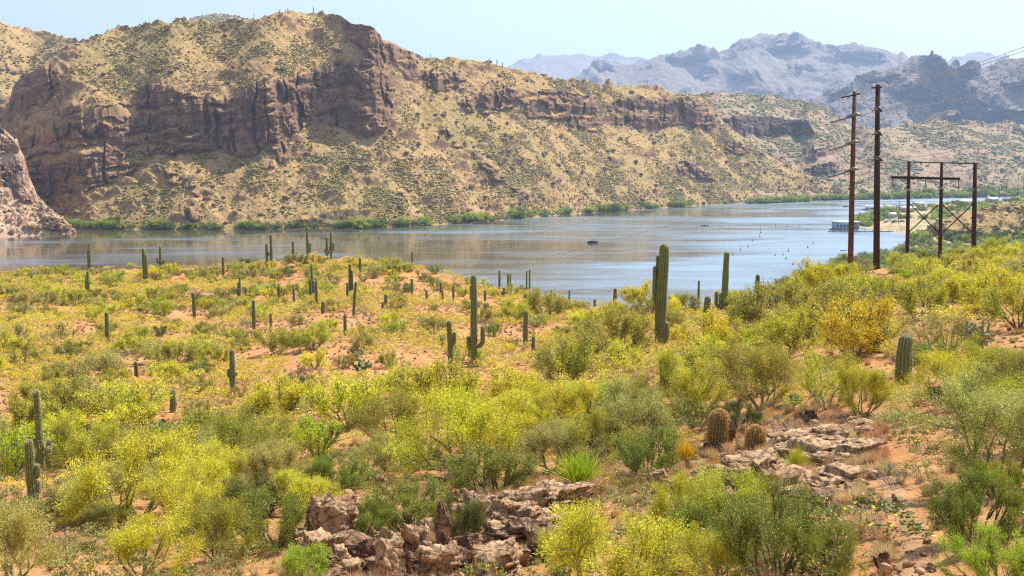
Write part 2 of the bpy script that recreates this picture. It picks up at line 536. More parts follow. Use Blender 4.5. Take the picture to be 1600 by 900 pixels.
BUTTE = hill("rock_outcrop", bottom=[(1436, 204), (1510, 204)], top=[(1436, 199), (1450, 188), (1462, 179), (1480, 174), (1494, 173), (1500, 176), (1504, 199), (1510, 203)],
     ncol=90, nrow=50, d0=2250, slope=.7, mat=MAT_MID, label="brown rock knob standing on the ridge behind the power poles", cliffs=[([(1475, 180), (1503, 174), (1506, 198), (1470, 198)], 5)], nscale=1.2)
RIGHTMT = hill("mountain", bottom=[(1240, 215), (1760, 215)],
     top=[(1240, 168), (1280, 150), (1310, 138), (1340, 126), (1370, 114), (1400, 105), (1425, 93), (1440, 90), (1465, 88), (1478, 97), (1484, 106), (1500, 104), (1514, 96), (1527, 95), (1532, 108), (1545, 106), (1560, 96), (1600, 92), (1680, 80), (1760, 90)],
     ncol=520, nrow=140, d0=2700, slope=.55, mat=MAT_FAR, label="blue-grey craggy mountain with big shaded cliffs at the right", cliff_amp=26, nscale=3.2, amp=3.2,
     slope_pts=[(1240, .4), (1400, .42), (1760, .5)],
     cliffs=[([(1452, 125), (1475, 114), (1500, 128), (1520, 145), (1560, 165), (1600, 172), (1700, 185), (1700, 205), (1600, 196), (1540, 190), (1490, 178), (1455, 165)], 7),
             ([(1395, 140), (1420, 130), (1445, 138), (1446, 158), (1425, 160), (1398, 155)], 6), ([(1496, 100), (1528, 96), (1531, 128), (1500, 122)], 7),
             ([(1350, 125), (1405, 113), (1408, 128), (1352, 136)], 6), ([(1442, 92), (1468, 90), (1486, 108), (1470, 112), (1445, 106)], 5),
             ([(1560, 130), (1640, 118), (1640, 150), (1590, 150)], 6), ([(1296, 145), (1330, 133), (1332, 142), (1300, 156)], 4)])
FARRANGE = hill("mountain", bottom=[(840, 172), (1500, 172)],
     top=[(840, 150), (880, 132), (905, 122), (925, 108), (938, 96), (948, 93), (962, 99), (985, 101), (1005, 97), (1030, 84), (1045, 80), (1070, 76), (1092, 72), (1108, 76), (1125, 82), (1140, 75), (1155, 68), (1185, 57), (1200, 56), (1222, 57), (1245, 56), (1262, 60), (1280, 71), (1300, 78), (1322, 72),
          (1345, 70), (1362, 74), (1375, 74), (1392, 80), (1402, 84), (1410, 80), (1420, 90), (1450, 100), (1500, 110)],
     ncol=640, nrow=120, d0=4600, slope=.42, mat=MAT_FAR, label="long hazy grey mountain range on the skyline right of centre", cliff_amp=55, nscale=7, amp=7,
     cliffs=[([(1040, 90), (1070, 82), (1110, 84), (1108, 96), (1060, 100)], 4), ([(1085, 108), (1110, 104), (1125, 116), (1100, 124), (1086, 118)], 4), ([(1140, 120), (1180, 112), (1196, 130), (1150, 132)], 4), ([(1188, 72), (1215, 62), (1260, 66), (1270, 84), (1230, 84), (1195, 82)], 4),
             ([(1230, 108), (1270, 100), (1275, 116), (1240, 118)], 4), ([(930, 100), (955, 98), (960, 112), (935, 112)], 4), ([(1300, 88), (1380, 80), (1390, 96), (1310, 98)], 4)])
FARTHEST = hill("mountain", bottom=[(760, 135), (1080, 135)], top=[(760, 120), (798, 106), (820, 98), (836, 90), (845, 86), (852, 90), (870, 89), (900, 87), (935, 88), (965, 86), (1000, 89), (1015, 94), (1030, 100), (1080, 120)],
     ncol=260, nrow=40, d0=8500, slope=.4, mat=MAT_FAR, label="faint blue mountain farthest away, left of the grey range", cliff_amp=70, nscale=12, amp=9)
FARBUTTE = hill("mountain", bottom=[(1440, 130), (1640, 130)], top=[(1440, 108), (1480, 97), (1500, 90), (1512, 83), (1530, 81), (1548, 83), (1558, 92), (1600, 100), (1640, 110)],
     ncol=160, nrow=30, d0=7500, slope=.4, mat=MAT_FAR, label="faint blue flat-topped butte far behind the right mountain", cliff_amp=60, nscale=10, amp=8)

# ------------------------------------------------------------------ lake
def water_mat():
    m, t, out = nt("lake_water")
    P = t.nodes.new("ShaderNodeNewGeometry").outputs["Position"]
    # wind patches: calmer and rougher sheets of ripple
    mp = N(t, "ShaderNodeMapping"); mp.inputs["Scale"].default_value = (.0042, .011, 1)
    t.links.new(P, mp.inputs[0])
    patch = noise(t, mp.outputs[0], 1.0, 4, .5, dist=1.2)
    mp3 = N(t, "ShaderNodeMapping"); mp3.inputs["Scale"].default_value = (.012, .05, 1)
    t.links.new(P, mp3.inputs[0])
    streak = noise(t, mp3.outputs[0], 1.0, 3, .5, dist=.8)
    mp2 = N(t, "ShaderNodeMapping"); mp2.inputs["Scale"].default_value = (.5, .9, 1)
    t.links.new(P, mp2.inputs[0])
    w1 = noise(t, mp2.outputs[0], .35, 5, .62)
    w2 = noise(t, mp2.outputs[0], 1.6, 4, .6)
    sep = t.nodes.new("ShaderNodeSeparateXYZ"); t.links.new(P, sep.inputs[0])
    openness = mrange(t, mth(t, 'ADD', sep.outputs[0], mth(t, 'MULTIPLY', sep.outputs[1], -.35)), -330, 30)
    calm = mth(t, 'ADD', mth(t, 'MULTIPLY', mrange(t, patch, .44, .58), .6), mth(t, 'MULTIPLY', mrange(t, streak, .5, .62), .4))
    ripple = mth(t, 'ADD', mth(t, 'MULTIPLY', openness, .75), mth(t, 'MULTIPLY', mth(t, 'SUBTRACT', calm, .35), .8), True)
    h = mth(t, 'ADD', mth(t, 'MULTIPLY', w1, 1.0), mth(t, 'MULTIPLY', w2, .35))
    b = t.nodes.new("ShaderNodeBump")
    t.links.new(h, b.inputs["Height"]); b.inputs["Distance"].default_value = .9
    t.links.new(mrange(t, ripple, 0, 1, .03, .075), b.inputs["Strength"])
    body = mix(t, ripple, (.095, .080, .042), (.19, .275, .36))     # reflections painted into the colour: cliff brown where calm, sky blue where rippled
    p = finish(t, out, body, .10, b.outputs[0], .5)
    p.inputs["IOR"].default_value = 1.5
    t.links.new(mrange(t, ripple, 0, 1, .05, .40), p.inputs["Roughness"])
    return m
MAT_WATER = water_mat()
wv = at_z([-700, 2300, 2300, -700], [1000, 1000, 252, 252], 0.0)
xs_ = np.linspace(-1500, 1800, 12); ys_ = np.linspace(20, 2400, 12)
gx, gy = np.meshgrid(xs_, ys_, indexing='ij')
ii = np.arange(11)[:, None] * 12; jj = np.arange(11)[None]
wf = np.stack([ii + jj, ii + 12 + jj, ii + 13 + jj, ii + 1 + jj], -1).reshape(-1, 4)
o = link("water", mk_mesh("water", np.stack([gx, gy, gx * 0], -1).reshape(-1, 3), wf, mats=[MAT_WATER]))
tag(o, "lake water, brown with cliff reflections at the left, blue and rippled at the right", kind="structure")
gx, gy = np.meshgrid(np.linspace(-20000, 20000, 21), np.linspace(-8000, 30000, 21), indexing='ij')
ii = np.arange(20)[:, None] * 21; jj = np.arange(20)[None]
wf = np.stack([ii + jj, ii + 21 + jj, ii + 22 + jj, ii + 1 + jj], -1).reshape(-1, 4)
o = link("terrain", mk_mesh("terrain", np.stack([gx, gy, gx * 0 - 12.0], -1).reshape(-1, 3), wf, mats=[MAT_MID]))
tag(o, "wide desert ground reaching the horizon under hills and lake", kind="structure")

# ------------------------------------------------------------------ near ground
COLX = [-500, -100, 0, 400, 800, 1000, 1200, 1400, 1600, 1700, 2100]
TT = [-1.1, -.5, 0, .2, .4, .6, .8, .9, 1.0]
DT = {
    -500: [2.5, 6, 24, 33, 47, 70, 105, 140, 210],
    -100: [2.5, 6, 21, 30, 44, 66, 100, 133, 205],
    0: [2.5, 6, 20, 29, 43, 65, 98, 130, 200],
    400: [2.5, 5.5, 18, 26, 40, 62, 100, 140, 220],
    800: [2.4, 5, 15, 22, 33, 50, 80, 110, 155],
    1000: [2.3, 5, 14, 19, 27, 38, 60, 80, 118],
    1200: [2.2, 4.5, 12, 16, 22, 31, 50, 72, 118],
    1400: [2.1, 4, 11, 15, 21, 30, 50, 76, 128],
    1600: [2.0, 3.6, 10, 14, 20, 29, 50, 76, 132],
    1700: [2.0, 3.6, 10, 14, 20, 29, 50, 76, 132],
    2100: [2.0, 3.6, 10, 14, 20, 29, 50, 76, 130]}
CREST = np.array([(-500, 432), (-100, 428), (0, 430), (60, 425), (140, 428), (200, 420), (300, 420), (380, 414), (450, 406), (520, 402), (600, 408), (650, 418), (700, 428), (750, 444), (830, 462), (900, 478),
                  (960, 480), (1010, 478), (1060, 480), (1130, 478), (1180, 462), (1230, 446), (1300, 432), (1400, 414), (1500, 404), (1600, 392), (1700, 388), (2100, 380)], float)
_cx = np.arange(-500, 2101, 5.0)
_cy = blur(np.interp(_cx, CREST[:, 0], CREST[:, 1])[:, None], 5, 0)[:, 0]
crest = lambda x: np.interp(x, _cx, _cy)
GXS = np.arange(-500, 2101, 10.0)
GTS = np.linspace(-1.1, 1.0, 211)
_g = np.array([np.interp(GTS, TT, np.log(DT[c])) for c in COLX])
_g = np.array([np.interp(GXS, COLX, _g[:, j]) for j in range(len(GTS))]).T
GRID = blur(blur(_g, 5, 1), 7, 0)
def tof(px, py):
    return (930 - np.asarray(py, float)) / (930 - crest(px))
def gdist(px, py):
    px = np.asarray(px, float); t = np.clip(tof(px, py), -1.1, 1.0)
    fx = np.clip((px - GXS[0]) / 10, 0, len(GXS) - 1.001); ft = np.clip((t - GTS[0]) / (GTS[1] - GTS[0]), 0, len(GTS) - 1.001)
    i = fx.astype(int); j = ft.astype(int); a = fx - i; b = ft - j
    return np.exp((1 - a) * (1 - b) * GRID[i, j] + a * (1 - b) * GRID[i + 1, j] + (1 - a) * b * GRID[i, j + 1] + a * b * GRID[i + 1, j + 1])
def relief(x, y):
    return .40 * np.clip(np.hypot(x, y) / 90, .15, 1) * fbm(x / 9, y / 9, x * 0, 3, 301) + .12 * fbm(x / 1.6, y / 1.6, x * 0, 3, 302)
def gpt(px, py):
    """ground point seen at a pixel of the photograph (clamped to the brow of the slope)"""
    px = np.asarray(px, float); py = np.maximum(np.asarray(py, float), crest(px) + .5)
    P = at_d(px, py, gdist(px, py))
    P[..., 2] += relief(P[..., 0], P[..., 1])
    return P

def height_to(px, ty, P):
    """height above ground point P that reaches photograph row ty"""
    d = float(np.hypot(P[0], P[1]))
    return max(.05, CAM_H + float(ray(px, ty)[2]) * d - float(P[2]))

SOIL_PATCH = [
    [(1080, 700), (1110, 660), (1200, 650), (1290, 640), (1390, 655), (1390, 720), (1370, 770), (1400, 830), (1450, 880), (1470, 930), (1370, 930), (1380, 860), (1320, 800), (1260, 790), (1180, 780), (1100, 770), (1060, 740)],
    [(1480, 520), (1560, 480), (1640, 480), (1640, 580), (1560, 590), (1500, 575)], [(1385, 505), (1470, 500), (1480, 545), (1400, 550)],
    [(75, 810), (120, 815), (120, 870), (85, 900), (65, 870)], [(190, 640), (270, 655), (260, 680), (200, 675)],
    [(690, 770), (760, 745), (900, 735), (1010, 715), (1000, 770), (880, 780), (760, 800)], [(450, 780), (560, 770), (700, 800), (720, 930), (440, 930)],
    [(1375, 755), (1415, 765), (1450, 820), (1468, 870), (1480, 935), (1385, 935), (1390, 870), (1365, 800)],
]
def in_any(polys, x, y):
    x = np.asarray(x, float); y = np.asarray(y, float)
    r = np.zeros(x.shape, bool)
    for p in polys: r |= poly_mask(p, x, y)
    return r

def ground_mat():
    m, t, out = nt("desert_soil")
    P = t.nodes.new("ShaderNodeNewGeometry").outputs["Position"]
    n1 = noise(t, P, .14, 5, .6); n2 = noise(t, P, 1.3, 6, .65); n3 = noise(t, P, 9, 4, .7); n4 = noise(t, P, 30, 3, .7)
    c = mix(t, mrange(t, n1, .38, .62), (.40, .165, .055), (.48, .235, .09))
    c = mix(t, mrange(t, n2, .45, .62), c, (.50, .285, .13))
    c = mix(t, mrange(t, n2, .44, .36, 0, .6), c, (.38, .29, .09))
    c = mix(t, mrange(t, n3, .54, .68, 0, .75), c, (.26, .16, .10))
    c = mix(t, mrange(t, n4, .6, .7, 0, .6), c, (.70, .56, .42))
    h = mth(t, 'ADD', mth(t, 'MULTIPLY', n3, .6), mth(t, 'MULTIPLY', n4, .3))
    finish(t, out, c, .95, bump(t, h, .8, .12), .1)
    return m
MAT_GROUND = ground_mat()
def build_ground():
    nrt = 420
    xs = np.concatenate([np.linspace(-2600, -300, 60)[:-1], np.linspace(-300, 1900, 560), np.linspace(1900, 4200, 60)[1:]])
    ncx = len(xs)
    ts = np.linspace(-1.1, 1.0, nrt)
    X = np.repeat(xs[:, None], nrt, 1)
    Y = 930 - ts[None] * (930 - crest(X))
    Pg = at_d(X, Y, gdist(X, Y))
    Pg[..., 2] += relief(Pg[..., 0], Pg[..., 1])
    backs = []
    last = at_d(X[:, -1], Y[:, -1], gdist(X[:, -1], Y[:, -1]))
    last[:, 2] = Pg[:, -1, 2]
    hx, hy, _ = ray(X[:, -1], Y[:, -1])
    dz = 0
    for q in range(1, 25):
        f = last.copy(); r = q * 9.0
        f[:, 0] += hx * r; f[:, 1] += hy * r
        f[:, 2] -= r * np.minimum(.17 + .004 * r, .42)
        f[:, 2] += relief(f[:, 0], f[:, 1]) - relief(last[:, 0], last[:, 1])
        backs.append(f)
    fr = []
    for r, yy, zz in ((1.2, None, -1.75), (3.0, -2.5, -1.7), (70.0, -45.0, 1.0)):     # under the camera and the slope behind it
        f = Pg[:, 0].copy()
        f[:, 0] = hx * r; f[:, 1] = hy * r if yy is None else yy; f[:, 2] = CAM_H + zz
        fr.append(f)
    VV = np.concatenate([np.stack(fr[::-1], 1), Pg, np.stack(backs, 1)], 1)
    nr = VV.shape[1]
    i = np.arange(ncx - 1)[:, None] * nr; j = np.arange(nr - 1)[None]
    F = np.stack([i + j, i + nr + j, i + nr + j + 1, i + j + 1], -1).reshape(-1, 4)
    o = link("ground", mk_mesh("ground", VV.reshape(-1, 3), F, mats=[MAT_GROUND], smooth=True))
    tag(o, "orange stony desert slope running down to the lake", kind="structure")
build_ground()

def build_path():
    m, t, out = nt("pale_sandy_gravel")
    P = t.nodes.new("ShaderNodeNewGeometry").outputs["Position"]
    n2 = noise(t, P, 1.6, 6, .65); n3 = noise(t, P, 12, 5, .7); n4 = noise(t, P, 45, 3, .7)
    c = mix(t, mrange(t, n2, .38, .62), (.46, .25, .115), (.53, .33, .18))
    c = mix(t, mrange(t, n3, .52, .62, 0, .9), c, (.30, .16, .085))
    c = mix(t, mrange(t, n4, .58, .68, 0, .6), c, (.64, .47, .31))
    h = mth(t, 'ADD', mth(t, 'MULTIPLY', n3, .7), mth(t, 'MULTIPLY', n4, .4))
    finish(t, out, c, .95, bump(t, h, .9, .08), .1)
    cl = np.array([(1372, 725), (1392, 760), (1412, 800), (1428, 850), (1432, 900), (1440, 960), (1450, 1050)], float)
    ys = np.linspace(725, 1050, 90); xc = blur(np.interp(ys, cl[:, 1], cl[:, 0])[:, None], 4, 0)[:, 0]
    u = np.linspace(-1, 1, 17)
    hw = np.interp(ys, [725, 760, 850, 930, 1050], [8, 20, 27, 34, 44]) * (1 + .25 * vnoise(ys / 18, ys * 0, ys * 0, 3))
    X = xc[:, None] + u[None] * hw[:, None]; Y = np.repeat(ys[:, None], 17, 1)
    V = gpt(X, Y)
    V[..., 2] += .03 * (1 - np.abs(u[None]) ** 4) - .012 + .02 * fbm(V[..., 0] * 3, V[..., 1] * 3, V[..., 0] * 0, 2, 61)
    i = np.arange(89)[:, None] * 17; j = np.arange(16)[None]
    F = np.stack([i + j, i + 17 + j, i + 18 + j, i + 1 + j], -1).reshape(-1, 4)
    o = link("path", mk_mesh("path", V.reshape(-1, 3), F, mats=[m], smooth=True))
    tag(o, "bare pale gravel path running down the lower right", kind="structure")
build_path()

# ------------------------------------------------------------------ marina shore, right
MAT_SHORE = hill_mat("shore_soil", (.46, .33, .2), (.56, .43, .28), (.2, .14, .12), (.32, .25, .2), 2.0, (.24, .27, .08), .8)
SPIT = hill("shore", bottom=[(1328, 352), (1336, 354), (1345, 356), (1380, 361), (1400, 363), (1430, 365), (1470, 366), (1760, 372)], top=[(1328, 350), (1336, 345), (1350, 339), (1372, 334), (1390, 331), (1420, 327), (1440, 324), (1500, 317), (1600, 310), (1760, 306)],
     ncol=200, nrow=50, z0=0.0, slope=.012, mat=MAT_SHORE, label="low green spit of land with the marina beach", amp=.4, nscale=.6, back=.2, skirt=.05, slope_pts=[(1328, .006), (1430, .02), (1500, .04), (1760, .05)])
FLAT = hill("shore", bottom=[(1180, 455), (1320, 440), (1760, 440)], top=[(1180, 448), (1300, 420), (1330, 408), (1350, 402), (1380, 398), (1402, 395), (1412, 384), (1425, 374), (1445, 368), (1600, 366), (1760, 362)],
     ncol=200, nrow=60, z0=1.0, slope=.01, mat=MAT_SHORE, label="shrubby flat between the near slope and the bay", amp=.6, nscale=.6, back=.25, skirt=.1)
KNOLL = hill("knoll", bottom=[(1425, 374), (1445, 377), (1480, 380), (1540, 384), (1600, 386), (1760, 392)], top=[(1425, 371), (1440, 360), (1460, 348), (1480, 338), (1500, 331), (1530, 325), (1560, 320), (1600, 321), (1660, 312), (1760, 300)],
     ncol=260, nrow=110, z0=1.5, slope=.28, mat=MAT_MESA, label="low orange-brown knoll with a grey cut bank beside the bay", amp=.7, nscale=.45, cliff_amp=2.5, back=.35, skirt=.1,
     cliffs=[([(1440, 366), (1480, 358), (1540, 362), (1600, 366), (1700, 368), (1700, 382), (1540, 378), (1470, 376), (1445, 374)], 3)])

# ------------------------------------------------------------------ haze
def build_haze():
    m, t, out = nt("haze")
    v = t.nodes.new("ShaderNodeVolumePrincipled")
    v.inputs["Color"].default_value = (.50, .68, 1.0, 1)
    v.inputs["Density"].default_value = HAZE
    v.inputs["Anisotropy"].default_value = .3
    t.links.new(v.outputs[0], out.inputs["Volume"])
    b = MB().box((0, 6500, 850), (26000, 18400, 1730))
    o = b.build("haze", m)
    tag(o, "thin pale blue haze over the lake valley", "haze", kind="stuff")
HAZE = 1.0e-4
build_haze()

# ------------------------------------------------------------------ plants: materials
def foliage_mat(name, flower=(.80, .62, .04), transl=.20, dead=(.30, .24, .15)):
    m, t, out = nt(name)
    tint = N(t, "ShaderNodeAttribute", attribute_name="tint", attribute_type='INSTANCER').outputs["Color"]
    rnd = N(t, "ShaderNodeAttribute", attribute_name="rnd").outputs["Fac"]
    flo = N(t, "ShaderNodeAttribute", attribute_name="flo").outputs["Fac"]
    P = t.nodes.new("ShaderNodeNewGeometry").outputs["Position"]
    big = noise(t, P, .9, 2, .5)
    hsv = N(t, "ShaderNodeHueSaturation")
    t.links.new(tint, hsv.inputs["Color"])
    t.links.new(mrange(t, rnd, 0, 1, .50, 1.55), hsv.inputs["Value"])
    t.links.new(mrange(t, big, .35, .65, .488, .512), hsv.inputs["Hue"])
    c = mix(t, mth(t, 'MULTIPLY', mth(t, 'LESS_THAN', rnd, .10), .7), hsv.outputs[0], dead)
    c = mix(t, flo, c, flower)
    d = N(t, "ShaderNodeBsdfPrincipled", Roughness=.55)
    d.inputs["Specular IOR Level"].default_value = .25
    t.links.new(c, d.inputs["Base Color"])
    tr = t.nodes.new("ShaderNodeBsdfTranslucent")
    t.links.new(c, tr.inputs[0])
    mx = N(t, "ShaderNodeMixShader"); mx.inputs[0].default_value = transl
    t.links.new(d.outputs[0], mx.inputs[1]); t.links.new(tr.outputs[0], mx.inputs[2])
    t.links.new(mx.outputs[0], out.inputs[0])
    return m
MAT_LEAF = foliage_mat("desert_foliage")
MAT_BARK = plain("bark", (.20, .165, .11), .9, .1, var=.4, scale=8)
MAT_BARKG = plain("green_bark", (.30, .29, .15), .85, .15, var=.35, scale=6)
MAT_DEAD = plain("dead_wood", (.30, .26, .23), .95, .05, var=.4, scale=9)

# ------------------------------------------------------------------ plants: prototypes of height 1
def unit(v): return v / (np.linalg.norm(v) + 1e-9)

def grow(rg, nstem, lean, levels, l0=.34, ratio=.72, fork=(2, 3), ang=.55, wander=.16, up=.25, base_spread=.02, tip_lv=2):
    paths, tips = [], []
    def br(p, d, L, r, lv):
        pts = [p]
        for k in range(3):
            d = unit(d + rg.normal(0, wander, 3) + np.array([0, 0, up * .22]))
            p = p + d * L / 3
            pts.append(p)
        paths.append((np.array(pts), r, r * .62, lv))
        if lv >= levels:
            tips.append((p, d)); return
        n = rg.integers(fork[0], fork[1] + 1)
        for q in range(n):
            a = unit(np.cross(d, rg.normal(0, 1, 3)))
            nd = unit(d * math.cos(ang) + a * math.sin(ang) * rg.uniform(.6, 1.25) + np.array([0, 0, .08]))
            br(p, nd, L * ratio * rg.uniform(.8, 1.2), r * .6, lv + 1)
        if lv >= tip_lv and rg.random() < .6: tips.append((pts[2], d)); tips.append((pts[1], d))
    for s in range(nstem):
        th = 2 * math.pi * (s + rg.uniform(-.3, .3)) / nstem
        ln = lean * rg.uniform(.5, 1.25)
        d = np.array([math.cos(th) * math.sin(ln), math.sin(th) * math.sin(ln), math.cos(ln)])
        br(np.array([math.cos(th), math.sin(th), 0]) * base_spread, d, l0 * rg.uniform(.75, 1.15), .022, 0)
    return paths, tips

def leaf_tris(rg, C, Dr, L, W, jit=.9):
    n = len(C)
    d = Dr + rg.normal(0, jit, (n, 3)) * .7
    d /= np.linalg.norm(d, axis=1)[:, None]
    s = np.cross(d, rg.normal(0, 1, (n, 3))); s /= np.linalg.norm(s, axis=1)[:, None] + 1e-9
    l = L * rg.uniform(.6, 1.4, n)[:, None]; w = W * rg.uniform(.6, 1.4, n)[:, None]
    V = np.stack([C - s * w * .5, C + s * w * .5, C + d * l], 1).reshape(-1, 3)
    return V, np.arange(3 * n).reshape(-1, 3)

def make_crown(rg, tips, per, spread, L, W, flo=0.0, shape_up=0.0, clump=True, floL=None):
    T = np.array([p for p, d in tips]); Dd = np.array([d for p, d in tips])
    idx = np.repeat(np.arange(len(T)), per)
    keep = rg.uniform(.3, 1.0, len(T))
    idx = idx[rg.random(len(idx)) < keep[idx]]
    along = rg.normal(0, 1, len(idx))[:, None]
    C = T[idx] + rg.normal(0, spread, (len(idx), 3)) * np.array([1, 1, .75]) + Dd[idx] * along * spread * .9
    V, F = leaf_tris(rg, C, Dd[idx] + np.array([0, 0, shape_up]), L, W)
    cl = rg.random(len(T))
    rnd = np.clip(.55 * rg.random(len(idx)) + .45 * cl[idx], 0, 1)
    fprob = flo * np.clip(cl * 2 - .2, 0, 1.6)
    hi = C[:, 2] > np.percentile(C[:, 2], 35)
    fl = (rg.random(len(idx)) < fprob[idx] * np.where(hi, 1, .35)).astype(float)
    return V, F, rnd, fl

def norm_plant(paths, V, h=1.0):
    z = np.percentile(V[:, 2], 99.3)
    r = np.percentile(np.hypot(V[:, 0], V[:, 1]), 97)
    return h / z, r

def plant_meshes(name, rg, per, spread, L, W, flo=0, width=1.15, trunk_lv=3, barkmat=MAT_BARK, nside=5, min_r=.0028, **g):
    paths, tips = grow(rg, **g)
    V, F, rnd, fl = make_crown(rg, tips, per, spread, L, W, flo)
    z = np.percentile(V[:, 2], 99.3); r = np.percentile(np.hypot(V[:, 0], V[:, 1]), 96)
    sx = width * .5 / r
    S = np.array([sx, sx, 1 / z])
    cen = V.reshape(-1, 3, 3).mean(1, keepdims=True)
    V = ((cen * S) + (V.reshape(-1, 3, 3) - cen)).reshape(-1, 3)
    V[:, 2] = np.maximum(V[:, 2], .01)
    b = MB()
    for p, r0, r1, lv in paths:
        if lv > trunk_lv: continue
        n = nside if lv < 2 else 3
        b.tube(p * S + np.array([0, 0, -.02 if lv == 0 else 0]), np.linspace(max(r0, min_r), max(r1, min_r), len(p)), n, cap=False)
    tm = b.mesh(name + "_trunk", barkmat)
    tm_v = len(tm.vertices)
    cm = mk_mesh(name + "_crown", V, F, fattr={"rnd": rnd, "flo": fl}, mats=[MAT_LEAF])
    return tm, cm

def single(tm, cm, name):
    """trunk and crown in one mesh, for plants too small in the picture to show parts"""
    tv = np.empty(len(tm.vertices) * 3); tm.vertices.foreach_get("co", tv); tv = tv.reshape(-1, 3)
    tf = np.empty(len(tm.polygons) * 3, int); tm.loops.foreach_get("vertex_index", tf); tf = tf.reshape(-1, 3)
    cv = np.empty(len(cm.vertices) * 3); cm.vertices.foreach_get("co", cv); cv = cv.reshape(-1, 3)
    cf = np.empty(len(cm.polygons) * 3, int); cm.loops.foreach_get("vertex_index", cf); cf = cf.reshape(-1, 3)
    r = np.empty(len(cf)); cm.attributes["rnd"].data.foreach_get("value", r)
    f = np.empty(len(cf)); cm.attributes["flo"].data.foreach_get("value", f)
    return mk_mesh(name, np.concatenate([tv, cv]), np.concatenate([tf, cf + len(tv)]),
                   fattr={"rnd": np.concatenate([np.zeros(len(tf)), r]), "flo": np.concatenate([np.zeros(len(tf)), f])},
                   mats=[tm.materials[0], MAT_LEAF], midx=np.concatenate([np.zeros(len(tf), int), np.ones(len(cf), int)]))

